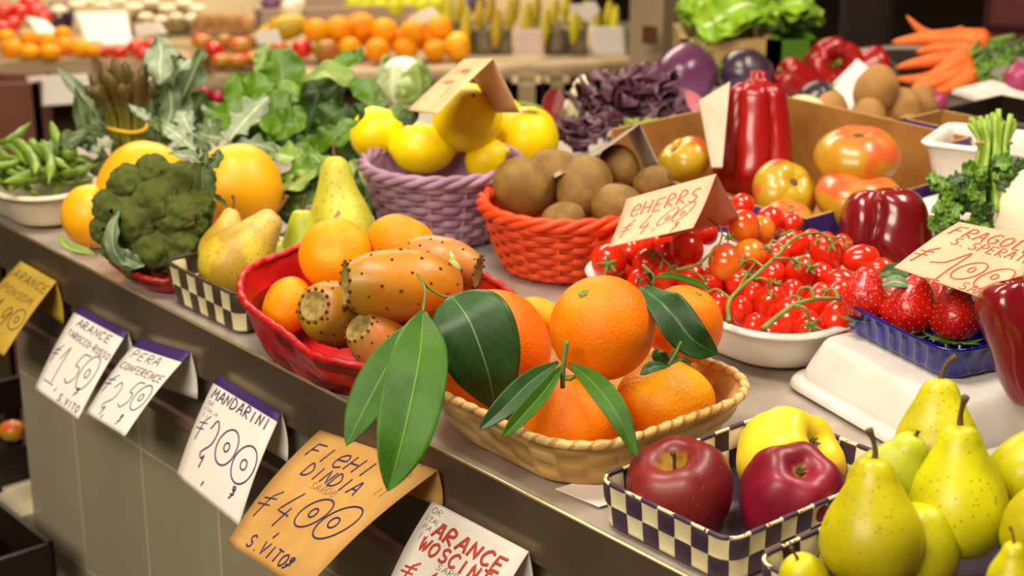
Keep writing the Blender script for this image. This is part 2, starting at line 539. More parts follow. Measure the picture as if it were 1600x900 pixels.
M_redwd = mat('dark_red_palm_strip', '#7a0a10', '#690a0e', 26, rough=.45, bump=.3, bscale=90)
M_bam = mat('bamboo_strip', '#d9ad66', '#c99a52', 20, rough=.5, stretch=(1, 1, .4), bump=.15, bscale=110)
M_bam2 = mat('pale_bamboo_strip', '#e3c07e', '#d9b16c', 20, rough=.5, bump=.15, bscale=110)
M_bam3 = mat('toasted_bamboo_strip', '#c79e58', '#b98e48', 20, rough=.5, bump=.15, bscale=110)
M_wrap = mat('bamboo_wrap_edge', '#b88c4a', '#a87c3c', 20, rough=.55)
M_chkp = mat('aubergine_strip', '#473448', '#3c2b3c', 26, rough=.5, bump=.1, bscale=120)
M_chkc = mat('cream_strip', '#eadfb4', '#e0d2a2', 26, rough=.5, bump=.1, bscale=120)
M_chkb = mat('brown_strip', '#4f4032', '#443629', 26, rough=.5, bump=.1, bscale=120)
M_carton = mat('corrugated_card', '#a87634', '#9c6a2c', 30, rough=.8, bump=.08, bscale=100)
M_cartone = mat('card_edge', '#b78f5a', '#9c7440', 220, rough=.9, bump=.4, bscale=300)
M_cartonw = mat('card_lining', '#d8c0a6', '#cfb498', 16, rough=.8)
M_violet = mat('violet_printed_card', '#4d2f86', '#452a78', 16, rough=.5)
M_black = mat('black_plastic', '#1c120c', '#251810', 20, rough=.4)
M_wood = mat('pale_wood', '#d2c4a6', '#c2b292', 30, rough=.7, stretch=(1, .15, 1))
M_stallf = mat('far_stall_front', '#4f3a18', '#443214', 6, rough=.6)
M_rail = mat('cream_rail', '#b59c78', '#a88f6a', 10, rough=.5)
M_greenc = mat('green_crate', '#4a7412', '#42690e', 20, rough=.5)
M_redcr = mat('dark_red_crate', '#571510', '#48100c', 20, rough=.6)
M_tub = mat('clear_tub', '#a0957c', '#8f846c', 12, rough=.2, trans=.3)
M_floor = mat('hall_floor', '#3b2c1c', '#33261a', 3, rough=.5)
M_wall = mat('hall_wall', '#2c1c0e', '#3a2814', 1.2, rough=.8)
M_pillar = mat('pillar_paint', '#a5906c', '#9a8562', 8, rough=.6)
M_dark = mat('dark_fabric', '#231409', '#2c1c10', 10, rough=.9)

# ---------------------------------------------------------------- shapes of fruit (unit: radius 1, +Z at the stem)
IDQ = Quaternion()
def k_orange(key, m, sq=.96, dim=.1, ribs=0, amp=0.0, neck=0.0, seed=1):
    mb = MB()
    P = []
    n = 26
    for i in range(n + 1):
        th = PI * i / n
        r = math.sin(th)
        z = -math.cos(th) * sq
        d = math.exp(-(r / .28) ** 2)
        if z > 0:
            z += (neck - dim) * d
        else:
            z += dim * .6 * d
        P.append((max(r, .004), z))
    def mod(a, r, z):
        w = noise.noise(Vector((math.cos(a) * r * 1.3, math.sin(a) * r * 1.3, z * 1.3 + seed * 7.1)))
        k = 1 + .03 * w
        if ribs:
            k += amp * math.cos(ribs * a + seed) * max(0, z) ** 1.0 * r
        return r * k, z * (1 + .02 * w)
    mb.lathe(P, 44, mod=mod)
    cb = MB()
    zt = sq + neck - dim
    cb.lathe(prof([(.005, zt - .05), (.085, zt - .02), (.1, zt + .02), (.06, zt + .045), (.02, zt + .02)], 8), 14, mod=lambda a, r, z: (r * (1 + .22 * math.cos(5 * a)), z))
    return [('peel', mb.mesh(key + '_peel', m), []), ('calyx', cb.mesh(key + '_calyx', M_calyx), [])]

K = {}
K['orange'] = k_orange('orange', M_orange)
K['orange2'] = k_orange('orange_b', M_orange, .98, .07, seed=3)
K['mandarin'] = k_orange('mandarin', M_mand, .82, .16, 7, .05, seed=2)
K['mandarin_bumpy'] = k_orange('mandarin_b', M_mandy, .80, -.02, 8, .07, neck=.1, seed=5)
K['mandarin_neck'] = k_orange('mandarin_c', M_orange, .84, .0, 6, .07, neck=.06, seed=9)
K['melon'] = k_orange('melon', M_melon, 1.06, .04, seed=6)

def k_body(key, pts, m, n=30, seg=40, mod=None, post=None, name='skin'):
    mb = MB()
    mb.lathe(prof(pts, n), seg, mod=mod, post=post)
    return (name, mb.mesh(key + '_' + name, m), [])

def k_tube(name, key, pts, rad, m, n=8, samples=10):
    mb = MB()
    p = cr(pts, samples)
    if hasattr(rad, '__len__'):
        rr = [v.x for v in cr([(r, 0, 0) for r in rad], samples)]
    else:
        rr = rad
    mb.tube(p, rr, n)
    return (name, mb.mesh(key + '_' + name, m), [])

def wob(seed, amt, f=1.2):
    def mod(a, r, z):
        w = noise.noise(Vector((math.cos(a) * r * f + seed, math.sin(a) * r * f, z * f)))
        return r * (1 + amt * w), z
    return mod

K['lemon'] = [k_body('lemon', [(.0, -1.28), (.10, -1.24), (.17, -1.12), (.42, -.98), (.72, -.74), (.93, -.36), (1, .02), (.94, .4), (.74, .74), (.42, .97), (.22, 1.08), (.1, 1.13), (.0, 1.11)], M_lemon, 36, 36, wob(2, .05)),
              k_tube('stem', 'lemon', [(0, 0, 1.05), (.02, 0, 1.17)], [.08, .05], M_calyx)]
K['kiwi'] = [k_body('kiwi', [(0, -1.12), (.25, -1.12), (.55, -1.0), (.86, -.6), (1, 0), (.9, .6), (.6, 1.0), (.3, 1.15), (0, 1.13)], M_kiwi, 28, 32, wob(4, .07, .9)),
             ('tip', (lambda b: (b.lathe(prof([(0, 1.05), (.17, 1.08), (.2, 1.15), (.14, 1.22), (0, 1.18)], 8), 12), b)[1])(MB()).mesh('kiwi_tip', M_kiwie), [])]

def pearkit(key, m, pts, stem, bend=0.0, seed=1, sm=M_stemb):
    def post(p):
        t = max(0, p.z)
        return Vector((p.x + bend * t * t, p.y, p.z))
    top = pts[-1][1]
    st = [(bend * top * top + x, y, top - .06 + z) for x, y, z in stem]
    return [k_body(key, pts, m, 40, 40, wob(seed, .05, 1.0), post),
            k_tube('stem', key, st, [.075, .055, .05, .085], sm, 8, 10),
            ('eye', (lambda b: (b.lathe(prof([(0, pts[0][1] - .01), (.14, pts[0][1] - .03), (.1, pts[0][1] + .05), (0, pts[0][1] + .06)], 8), 10), b)[1])(MB()).mesh(key + '_eye', M_appleeye), [])]
PW = [(0, -.92), (.25, -.96), (.62, -.86), (.93, -.5), (1, -.05), (.9, .4), (.68, .8), (.5, 1.12), (.4, 1.36), (.26, 1.52), (0, 1.56)]
K['pear'] = pearkit('pear', M_pear, PW, [(0, 0, 0), (.0, 0, .2), (.06, 0, .42), (.16, 0, .62)], .03, 3)
K['pear_curved'] = pearkit('pear_b', M_pear, PW, [(0, 0, 0), (-.04, 0, .2), (-.16, 0, .42), (-.34, 0, .55)], -.02, 5)
K['pear_round'] = pearkit('pear_c', M_pear, [(0, -.92), (.3, -.95), (.68, -.82), (.95, -.42), (1, 0), (.94, .42), (.78, .8), (.6, 1.05), (.36, 1.22), (0, 1.26)], [(0, 0, 0), (-.03, 0, .2), (-.1, 0, .4), (-.14, 0, .62)], 0, 8)
K['pear_green'] = pearkit('pear_d', M_pearg, PW, [(0, 0, 0), (.0, 0, .1), (.01, 0, .16), (.02, 0, .2)], 0, 12)
K['pear_russet'] = pearkit('pear_e', M_pearr, [(0, -.95), (.3, -1), (.7, -.85), (.97, -.45), (1, 0), (.86, .45), (.62, .9), (.43, 1.3), (.34, 1.5), (.2, 1.64), (0, 1.68)], [(0, 0, 0), (.0, 0, .2), (.05, 0, .4), (.16, 0, .6)], .04, 4)
K['pear_conf'] = pearkit('pear_f', M_pearc, [(0, -1.0), (.3, -1.03), (.7, -.9), (.97, -.5), (1, -.05), (.86, .45), (.64, .95), (.5, 1.4), (.39, 1.8), (.22, 2.0), (0, 2.05)], [(0, 0, 0), (-.02, 0, .14), (-.06, 0, .28), (-.14, 0, .4)], -.015, 6)
K['pear_conf2'] = pearkit('pear_g', M_pearg, [(0, -1.0), (.3, -1.03), (.7, -.9), (.97, -.5), (1, -.05), (.86, .5), (.66, 1.0), (.5, 1.4), (.36, 1.62), (0, 1.68)], [(0, 0, 0), (-.02, 0, .2), (-.08, 0, .45), (-.14, 0, .62)], .01, 7)

def applekit(key, m, low=.5, ribs=5, seed=1, eye=False):
    pts = [(.0, -.62), (.12, -.66), (.26, -.80), (.42, -.86), (.62, -.80), (.84, -.52), (.98, -.08), (1.0, .2), (.92, .52), (.72, .78), (.5, .86), (.32, .78), (.18, .6), (.08, .46), (0, .42)]
    def mod(a, r, z):
        k = 1 + .035 * math.cos(ribs * a + seed) * (1.6 if z < -.3 else .7) + .03 * noise.noise(Vector((math.cos(a) + seed, math.sin(a), z)))
        return r * k, z * (1 + .03 * math.cos(ribs * a + seed + .4) * r)
    kit = [k_body(key, pts, m, 44, 48, mod)]
    kit.append(k_tube('stem', key, [(0, 0, .4), (.02, 0, .62), (.05, .02, .8), (.04, .03, .97)], [.045, .035, .035, .06], M_stemb))
    eb = MB()
    for j in range(5):
        a = 2 * PI * j / 5
        eb.tube([Vector((.02 * math.cos(a), .02 * math.sin(a), -.6)), Vector((.07 * math.cos(a), .07 * math.sin(a), -.7)), Vector((.1 * math.cos(a + .5), .1 * math.sin(a + .5), -.78))], [.035, .035, .006], 6)
    eb.lathe(prof([(0, -.66), (.1, -.65), (.08, -.58), (0, -.56)], 6), 10)
    kit.append(('eye', eb.mesh(key + '_eye', M_appleeye), []))
    return kit
K['apple_red'] = applekit('apple_red', M_appler, seed=1)
K['apple_wine'] = applekit('apple_wine', M_applew, seed=2)
K['apple_yellow'] = applekit('apple_yellow', M_appley, seed=4)

# cherry tomatoes: the calyx is a star of five curled sepals
def calyx_mb(mb, c, q, r, n=5, curl=.35, m=0, seed=0, stem=.5):
    rr = random.Random(seed)
    for j in range(n):
        a = 2 * PI * j / n + rr.uniform(-.2, .2)
        L_ = r * rr.uniform(.8, 1.25)
        path, nr = [], []
        for i in range(7):
            t = i / 6
            p = Vector((math.cos(a) * L_ * t, math.sin(a) * L_ * t, r * (.12 - .5 * curl * t + curl * 1.3 * t * t * rr.uniform(.6, 1.4))))
            path.append(c + q @ p)
            nr.append(q @ Vector((0, 0, 1)))
        mb.tube(path, [r * .16, r * .2, r * .19, r * .16, r * .12, r * .08, r * .02], 6, m, flat=(nr, .3))
    mb.sphere(c + q @ Vector((0, 0, r * .1)), r * .22, 8, 6, m)
    if stem:
        mb.tube([c, c + q @ Vector((0, 0, r * stem * .5)), c + q @ Vector((r * .15, 0, r * stem))], r * .1, 6, m)

def tomkit(key, m, el=1.0, cal=True, seed=0):
    mb = MB()
    mb.lathe([(max(math.sin(PI * i / 18), .004), -math.cos(PI * i / 18) * el - .05 * math.exp(-(math.sin(PI * i / 18) / .25) ** 2) * (1 if i > 9 else 0)) for i in range(19)], 28, mod=wob(seed, .05))
    kit = [('skin', mb.mesh(key + '_skin', m), [])]
    if cal:
        cb = MB()
        calyx_mb(cb, Vector((0, 0, el * .98)), IDQ, .62, seed=seed)
        kit.append(('calyx', cb.mesh(key + '_calyx', M_sepal), []))
    return kit
K['tomato'] = tomkit('tomato', M_tom, 1.04, False, 1)
K['tomato_star'] = tomkit('tomato_star', M_tom, 1.02, True, 2)
K['tomato_plum'] = tomkit('tomato_plum', M_tom, 1.4, False, 3)
K['tomato_plumstar'] = tomkit('tomato_plumstar', M_tom, 1.35, True, 4)
K['tomato_orange'] = tomkit('tomato_orange', M_tomo, 1.05, False, 5)
K['tomato_yellow'] = tomkit('tomato_yellow', M_tomy, 1.1, False, 6)

def bigtom(key, m, ribs=8, amp=.07, sq=.68, seed=0):
    P = []
    for i in range(27):
        th = PI * i / 26
        r = math.sin(th)
        z = -math.cos(th) * sq
        if z > 0:
            z -= .2 * math.exp(-(r / .3) ** 2)
        P.append((max(r, .004), z))
    def mod(a, r, z):
        e = amp * (.4 + .6 * max(0, z / sq))
        k = 1 - e * abs(math.sin(ribs * a / 2 + .8 * noise.noise(Vector((math.cos(a), math.sin(a), seed))))) ** .0 * 0
        k = 1 + e * (abs(math.cos(ribs * a / 2 + seed)) ** .7 - .7) + .05 * noise.noise(Vector((math.cos(a) + seed, math.sin(a), z)))
        return r * k, z * (1 + .5 * e * (abs(math.cos(ribs * a / 2 + seed)) - .6))
    mb = MB()
    mb.lathe(P, 64, mod=mod)
    cb = MB()
    cb.lathe(prof([(0, sq - .24), (.12, sq - .22), (.14, sq - .17), (.06, sq - .14), (0, sq - .15)], 8), 12)
    return [('skin', mb.mesh(key + '_skin', m), []), ('scar', cb.mesh(key + '_scar', M_stemb), [])]
K['bigtom'] = bigtom('salad_tomato', M_bigtom, 6, .05, .74, 1)
K['bigtom2'] = bigtom('salad_tomato_b', M_bigtomg, 7, .06, .72, 2)

def pepperkit(key, m, pts, lobes=4, amp=.14, seed=0, stem=True, bend=0.0, post=None):
    zs = [p[1] for p in pts]
    z0, z1 = min(zs), max(zs)
    def mod(a, r, z):
        t = (z - z0) / (z1 - z0)
        e = amp * (.55 + .45 * abs(2 * t - 1))
        w = noise.noise(Vector((math.cos(a) * 1.2 + seed, math.sin(a) * 1.2, z * 1.1)))
        g = (1 - abs(math.cos(lobes * a / 2 + .4 * w + seed))) ** 2.2
        k = 1 + .25 * e - 1.5 * e * g + .07 * w
        return r * k, z + .05 * w * r
    def pst(p):
        return Vector((p.x + bend * (p.z - z0) ** 2, p.y, p.z))
    mb = MB()
    mb.lathe(prof(pts, 48), 72, mod=mod, post=post or pst)
    kit = [('skin', mb.mesh(key + '_skin', m), [])]
    if stem:
        zt = pts[-1][1]
        kit.append(k_tube('stem', key, [(0, 0, zt - .05), (.0, .02, zt + .15), (.06, .05, zt + .4)], [.17, .09, .1], M_sepal))
    return kit
K['pepper'] = pepperkit('pepper', M_pepper, [(0, -.9), (.1, -.98), (.34, -1.12), (.6, -1.1), (.82, -.8), (.9, -.3), (.98, .3), (1, .75), (.85, 1.05), (.55, 1.14), (.3, 1.02), (.12, .86), (0, .84)], 4, .2, 2)
K['pepper_dark'] = pepperkit('pepper_dark', M_pepperd, [(0, -1.25), (.12, -1.36), (.3, -1.42), (.55, -1.3), (.72, -.9), (.84, -.3), (.97, .4), (1, .85), (.85, 1.16), (.55, 1.26), (.3, 1.14), (.12, .96), (0, .94)], 3, .3, 5)
K['pepper_lobed'] = pepperkit('pepper_lobed', M_pepperd, [(0, -1.0), (.3, -1.02), (.7, -.98), (.95, -.8), (1.02, -.3), (.97, .3), (.86, .75), (.66, 1.02), (.4, 1.08), (.2, .92), (0, .84)], 3, .42, 1.1, stem=False)
K['pepper_long'] = pepperkit('pepper_long', M_pepper, [(0, -1.5), (.4, -1.52), (.8, -1.35), (1, -.9), (.97, -.3), (.87, .4), (.8, .9), (.73, 1.25), (.55, 1.45), (.34, 1.5), (.24, 1.62), (.2, 1.78), (0, 1.84)], 5, .24, 7, stem=False)
K['pepper_ring'] = pepperkit('pepper_ring', M_pepper, [(0, -.6), (.2, -.78), (.5, -.85), (.8, -.6), (1, -.1), (1, .3), (.9, .62), (.62, .76), (.4, .6), (.2, .3), (0, .22)], 4, .16, 3)

def cactuskit(key, m, el=1.7, seed=0, ring=.56, dots=46):
    rr = random.Random(seed)
    P = [(0, -el), (.2, -el), (.45, -el * .93), (.75, -el * .7), (.95, -el * .3), (1, .1 * el), (.93, .42 * el), (.8, .7 * el), (.68, .86 * el), (ring + .04, el * .95), (ring, el * .98), (ring * .88, el * .975), (ring * .6, el * .93), (ring * .3, el * .91), (0, el * .905)]
    pr = prof(P, 44)
    mb = MB()
    n = len(pr)
    zz = max(p[1] for p in pr)
    iz = [max(range(n), key=lambda i: pr[i][1])]
    mb.lathe(pr, 48, mod=wob(seed, .06), mf=lambda i, j: 1 if i >= iz[0] else 0)
    # areoles: little brown cushions set in a spiral
    for j in range(dots):
        t = (j + .5) / dots
        z = -el * .85 + t * el * 1.78
        a = j * 2.39996 + rr.uniform(-.15, .15)
        # radius at z on the outer side
        r = .5
        for i in range(iz[0]):
            if pr[i][1] <= z <= pr[i + 1][1]:
                f = (z - pr[i][1]) / max(1e-6, pr[i + 1][1] - pr[i][1])
                r = pr[i][0] + f * (pr[i + 1][0] - pr[i][0])
        r, _ = wob(seed, .06)(a, r, z)
        mb.sphere((r * math.cos(a), r * math.sin(a), z), .046 * rr.uniform(.8, 1.15), 8, 6, 2)
    for j in range(13):
        a = 2 * PI * j / 13
        mb.sphere(((ring + .05) * math.cos(a), (ring + .05) * math.sin(a), el * .985), .055, 8, 6, 2)
    return [('skin', mb.mesh(key + '_skin', [m, M_cactend, M_areole]), [])]
K['cactus'] = cactuskit('prickly_pear', M_cactus, 1.62, 3)
K['cactus_pink'] = cactuskit('prickly_pear_b', M_cactusp, 1.5, 8)
K['cactus_olive'] = cactuskit('prickly_pear_c', M_cactusg, 1.25, 5, .46, 40)

def berrykit(key, seed=0, el=1.35):
    rr = random.Random(seed)
    P = [(0, -.72), (.35, -.74), (.72, -.6), (.95, -.3), (1, .05), (.88, .5), (.66, .95), (.42, 1.28), (.2, 1.44), (0, 1.48)]
    pr = prof(P, 34)
    mb = MB()
    wb = wob(seed, .14, 1.1)
    mb.lathe(pr, 40, mod=wb)
    for j in range(150):
        t = (j + .5) / 150
        z = -.6 + t * 2.0
        a = j * 2.39996
        r = .3
        for i in range(len(pr) - 1):
            if pr[i][1] <= z <= pr[i + 1][1]:
                f = (z - pr[i][1]) / max(1e-6, pr[i + 1][1] - pr[i][1])
                r = pr[i][0] + f * (pr[i + 1][0] - pr[i][0])
        r, _ = wb(a, r, z)
        mb.sphere((r * math.cos(a) * .995, r * math.sin(a) * .995, z), .022, 6, 4, 1, (1, 1, 1.5))
    cb = MB()
    for j in range(9):
        a = 2 * PI * j / 9 + rr.uniform(-.2, .2)
        L_ = rr.uniform(.75, 1.1)
        path = [Vector((math.cos(a) * x * L_, math.sin(a) * x * L_, z)) for x, z in ((0, -.74), (.45, -.84), (.85, -.78), (1.15, -.5 + rr.uniform(-.3, .1)))]
        pp = cr(path, 8)
        cb.tube(pp, [.08, .17, .21, .21, .18, .14, .08, .02], 6, flat=([Vector((0, 0, 1))] * 8, .25))
    return [('flesh', mb.mesh(key + '_flesh', [M_berry, M_seed]), []), ('calyx', cb.mesh(key + '_calyx', M_sepal), [])]
K['berry'] = berrykit('strawberry', 1)
K['berry2'] = berrykit('strawberry_b', 6)

K['aubergine'] = [k_body('aubergine', [(0, -1.0), (.3, -1), (.68, -.82), (.95, -.4), (1, 0), (.9, .5), (.66, .88), (.36, 1.04), (0, 1.06)], M_egg, 28, 36, wob(3, .08)),
                  ('cap', (lambda b: (calyx_mb(b, Vector((0, 0, 1.02)), IDQ, .5, seed=3, stem=1.0), b)[1])(MB()).mesh('aubergine_cap', M_sepal), [])]
K['aubergine_dark'] = [k_body('aubergine_b', [(0, -1.0), (.3, -1), (.68, -.82), (.95, -.4), (1, 0), (.9, .5), (.66, .88), (.36, 1.04), (0, 1.06)], M_eggd, 28, 36, wob(8, .08)),
                       ('cap', (lambda b: (calyx_mb(b, Vector((0, 0, 1.02)), IDQ, .5, seed=4, stem=1.0), b)[1])(MB()).mesh('aubergine_b_cap', M_sepal), [])]

def lowkit(key, m, pts, seg=24, n=18, seed=1, name='skin', amt=.06):
    return [k_body(key, pts, m, n, seg, wob(seed, amt), None, name)]
BALL = [(max(math.sin(PI * i / 12), .0), -math.cos(PI * i / 12)) for i in range(13)]
K['far_orange'] = lowkit('far_orange', M_mand, [(r, z * .94) for r, z in BALL])
K['far_mandarin'] = lowkit('far_mandarin', M_mand, [(r, z * .84) for r, z in BALL], seed=2)
K['far_lemon'] = lowkit('far_lemon', M_melon, [(r, z * 1.1) for r, z in BALL], seed=2)
K['far_tomato'] = lowkit('far_tomato', M_tom, [(r, z * .9) for r, z in BALL], seed=3)
K['far_tomato_mix'] = lowkit('far_tomato_mix', M_bigtom, [(r, z * .8) for r, z in BALL], seed=4)
K['far_tomato_green'] = lowkit('far_tomato_green', mat('olive_tomato_skin', '#8f7a20', '#b0602a', 18, rough=.3), [(r, z * .85) for r, z in BALL], seed=5)
K['far_radish'] = lowkit('far_radish', M_radish, [(r, z * 1.0) for r, z in BALL], seed=5)
K['far_potato'] = lowkit('far_potato', M_potato, [(r * .9, z * 1.15) for r, z in BALL], seed=6, amt=.16)
K['potato'] = lowkit('potato', M_potato, [(r * .95, z * 1.12) for r, z in BALL], seg=32, n=24, seed=7, amt=.14)
K['mango'] = lowkit('mango', M_mango, [(r * .8, z * 1.25) for r, z in BALL], seed=7, amt=.1)
K['far_pear'] = lowkit('far_pear', M_palepear, [(r * (1 - .35 * max(0, z)), z * 1.35) for r, z in BALL], seed=8)
K['courgette'] = lowkit('courgette', M_banana, [(r * .5, z * 2.0) for r, z in BALL], seed=9, amt=.15)
K['white_root'] = lowkit('white_root', M_white, [(r, z * 1.35) for r, z in BALL], seg=40, n=30, seed=3)
K['pale_melon'] = lowkit('pale_melon', M_greenmel, [(r, z * .95) for r, z in BALL], seg=36, n=26, seed=4)
K['onion'] = [k_body('onion', [(0, -1), (.4, -.95), (.85, -.6), (1, 0), (.85, .5), (.45, .82), (.14, 1.05), (.08, 1.35), (0, 1.4)], M_onion, 26, 30, wob(1, .04))]
mb = MB()
mb.lathe(prof([(0, -.5), (.22, -.52), (.24, -.1), (.5, -.12), (.95, -.02), (1, .12), (.86, .4), (.5, .62), (0, .7)], 20), 20)
K['mushroom'] = [('cap', mb.mesh('mushroom_cap', M_mush), [])]
def carrotmesh(key, bend):
    mb = MB()
    p = [Vector((bend * math.sin(PI * t) + 0, 0, -1 + 2 * t)) for t in [i / 19 for i in range(20)]]
    r = [.012 + .15 * (i / 19) ** .65 for i in range(20)]
    r[0], r[1], r[18], r[19] = .005, .03, .155, .1
    mb.tube(p, r, 18)
    return ('root', mb.mesh(key + '_root', M_carrot), [])
def carrotkit(key, bend):
    tb = MB()
    rr = random.Random(3)
    for j in range(4):
        a = j * 1.6
        tb.tube(cr([(0, 0, .97), (.04 * math.cos(a), .04 * math.sin(a), 1.15), (.12 * math.cos(a), .12 * math.sin(a), 1.5)], 6), [.05, .045, .04, .035, .03, .02], 6)
    return [carrotmesh(key, bend), ('top', tb.mesh(key + '_top', M_sepal), [])]
K['carrot'] = carrotkit('carrot', .06)
K['carrot_bent'] = carrotkit('carrot_b', .22)
def beanmesh(key, bend, seed):
    rr = random.Random(seed)
    mb = MB()
    p = cr([(bend * .9, 0, -1), (bend * .2, 0, -.6), (0, 0, 0), (bend * .25, .02, .55), (bend * 1.1, 0, 1)], 20)
    r = [.008, .04, .07] + [.08 * (1 + .08 * math.sin(i * 1.7)) for i in range(14)] + [.045, .024, .01]
    mb.tube(p, r, 9)
    return [('pod', mb.mesh(key + '_pod', M_bean), [])]
K['bean0'] = beanmesh('bean_a', .12, 1)
K['bean1'] = beanmesh('bean_b', -.22, 2)
K['bean2'] = beanmesh('bean_c', .3, 3)

# ---------------------------------------------------------------- leaves
def leaf_mb(mb, pts, width, N, fold=.18, fan=False, wave=0.0, wf=3.0, lobes=0, depth_=.35, nl=22, nw=6, seed=0, base=.06, tipw=.0, m=0, shape=1.0, twist=0.0):
    """pts: midrib from the stalk to the tip (world); N: the side the leaf shows"""
    rr = random.Random(seed)
    P = cr(pts, nl + 1)
    ph = rr.uniform(0, 6)
    rows, uvs = [], []
    for i in range(nl + 1):
        t = i / nl
        T = (P[min(i + 1, nl)] - P[max(i - 1, 0)]).normalized()
        Nn = N - T * N.dot(T)
        if Nn.length < 1e-6:
            Nn = Vector((0, 0, 1))
        Nn.normalize()
        S = T.cross(Nn)
        if twist:
            q = Quaternion(T, twist * (t - .3))
            S, Nn = q @ S, q @ Nn
        w = width * .5 * (math.sin(PI * min(1, t ** shape)) ** .75 * (1 - tipw) + tipw * (1 - t))
        if fan:
            w = width * .5 * min(1, .12 + t * 1.5) * math.sqrt(max(.02, 1 - max(0, (t - .72) / .28) ** 2.4 * .96))
        w = max(w, width * base * (1 - t))
        row, ur = [], []
        for j in range(-nw, nw + 1):
            x = j / nw
            ww = w
            if lobes:
                ww = w * (1 - depth_ * (.5 + .5 * math.sin(lobes * 2 * PI * t + ph + (1.3 if x < 0 else 0))) - .1 * rr.random())
            lift = fold * abs(x) * ww + wave * width * .5 * x * x * math.sin(wf * 2 * PI * t + ph + (2 if x < 0 else 0)) * (1 if 0 < t < 1 else 0)
            row.append(P[i] + S * (x * ww) + Nn * lift)
            ur.append((t, x))
        rows.append(row)
        uvs.append(ur)
    mb.quad_grid(rows, m=m, uvs=uvs)

def solid(o, th):
    md = o.modifiers.new('thickness', 'SOLIDIFY')
    md.thickness = th
    md.offset = 0
    return o

def pxpts(l):
    return [Wt(u, v, t) for u, v, t in l]
TOC = -CF     # towards a customer standing at the stall
# ================================================================ the hall
def struct(name, mb, m, label):
    o = obj(name, mb.mesh(name, m, smooth=False))
    return tag(o, label, None, kind='structure')
mb = MB(); mb.box(Vector((-6, -3, -.05)), Vector((12, 0, 0)), Vector((0, 13, 0)), Vector((0, 0, .05)))
struct('floor', mb, M_floor, 'dark brown market hall floor')
mb = MB(); mb.box(Vector((-6, 9.0, 0)), Vector((12, 0, 0)), Vector((0, .2, 0)), Vector((0, 0, 4)))
struct('wall_back', mb, M_wall, 'dim brown wall at the far end of the market hall')
pc = Wt(1024, 40, 3.35)
mb = MB(); mb.box(Vector((pc.x - .05, pc.y, 0)), Vector((.062, -.03, 0)), Vector((.04, .08, 0)), Vector((0, 0, 3.2)))
pil = struct('pillar', mb, M_pillar, 'beige square post beside the far stall')
mb = MB(); a_ = Wt(1003, 68, 3.28); mb.box(a_, Vector((.026, -.0126, 0)), Vector((.002, .004, 0)), Vector((0, 0, .034)))
tag(obj('wall_socket', mb.mesh('wall_socket', mat('brown_socket', '#5a3416', rough=.5), False)), 'small brown box fixed to the beige post', 'socket')

# ================================================================ the counter
ctr = empty('market_counter', C(.2, .3, -.9), 'stainless steel market counter with a grey tiled front', 'counter')
def cpart(name, mb, m, smooth=False):
    return obj(name, shifted(mb, C(.2, .3, -.9)).mesh('counter_' + name, m, smooth), ctr)
back = [W(-60, 195), W(120, 212), W(330, 205), W(600, 158), W(850, 168), W(985, 140), W(1090, 96), W(1500, 60), W(1760, 70)]
front = [C(-.55, 0), C(.98, 0)]
poly = [front[0], front[1], C(1.02, .02)] + back[1:]
mb = MB()
n_ = len(poly)
mb.v = [tuple(p - UZ * .002) for p in poly] + [tuple(p - UZ * .03) for p in poly]
mb.f = [tuple(range(n_)), tuple(reversed(range(n_, 2 * n_)))] + [(i, i + n_, (i + 1) % n_ + n_, (i + 1) % n_) for i in range(n_)]
mb.mi = [0] * len(mb.f)
cpart('top', mb, M_steel)
mb = MB(); mb.box(C(-.55, -.001, -.052), EV * 1.56, NV * .004, UZ * .053)
cpart('lip', mb, M_lip)
mb = MB(); mb.tube([C(-.55, .0005, .0015), C(1.01, .0005, .0015)], .0018, 8)
cpart('lip_edge', mb, M_edge, True)
mb = MB(); mb.box(C(-.55, .012, -.122), EV * 1.49, NV * .01, UZ * .092)
cpart('fascia', mb, mat('steel_fascia', '#857e70', '#787264', 9, rough=.45, metal=.4))
mb = MB(); mb.box(C(-.55, .004, -.124), EV * 1.49, NV * .02, UZ * .010)
cpart('rail', mb, M_pinkrail)
# tiled front: grout every 0.159 m along, 0.212 m down
tm = bpy.data.materials.new('grey_wall_tile')
tm.use_nodes = True
nt = tm.node_tree
tc = nt.nodes.new('ShaderNodeTexCoord')
br = nt.nodes.new('ShaderNodeTexBrick')
br.offset = 0.0
br.inputs['Scale'].default_value = 1.0
br.inputs['Brick Width'].default_value = .159
br.inputs['Row Height'].default_value = .212
br.inputs['Mortar Size'].default_value = .0015
br.inputs['Mortar Smooth'].default_value = .3
br.inputs['Color1'].default_value = lin('#a89f84')
br.inputs['Color2'].default_value = lin('#a2997e')
br.inputs['Mortar'].default_value = lin('#d8c89a')
nt.links.new(tc.outputs['Object'], br.inputs['Vector'])
nt.links.new(br.outputs['Color'], nt.nodes['Principled BSDF'].inputs['Base Color'])
nt.nodes['Principled BSDF'].inputs['Roughness'].default_value = .42
mb = MB(); mb.box(Vector((-1.347, -.69, 0)), Vector((1.485, 0, 0)), Vector((0, .758, 0)), Vector((0, 0, .02)))
tp = obj('tiled_front', mb.mesh('tiled_front', tm, False), ctr)
# local x along the edge, y up, z into the counter; origin on a grout crossing
rot = Matrix((EV, UZ, EV.cross(UZ))).transposed()
tp.matrix_local = Matrix.Translation(C(.797, .014, -.19) - C(.2, .3, -.9)) @ rot.to_4x4()

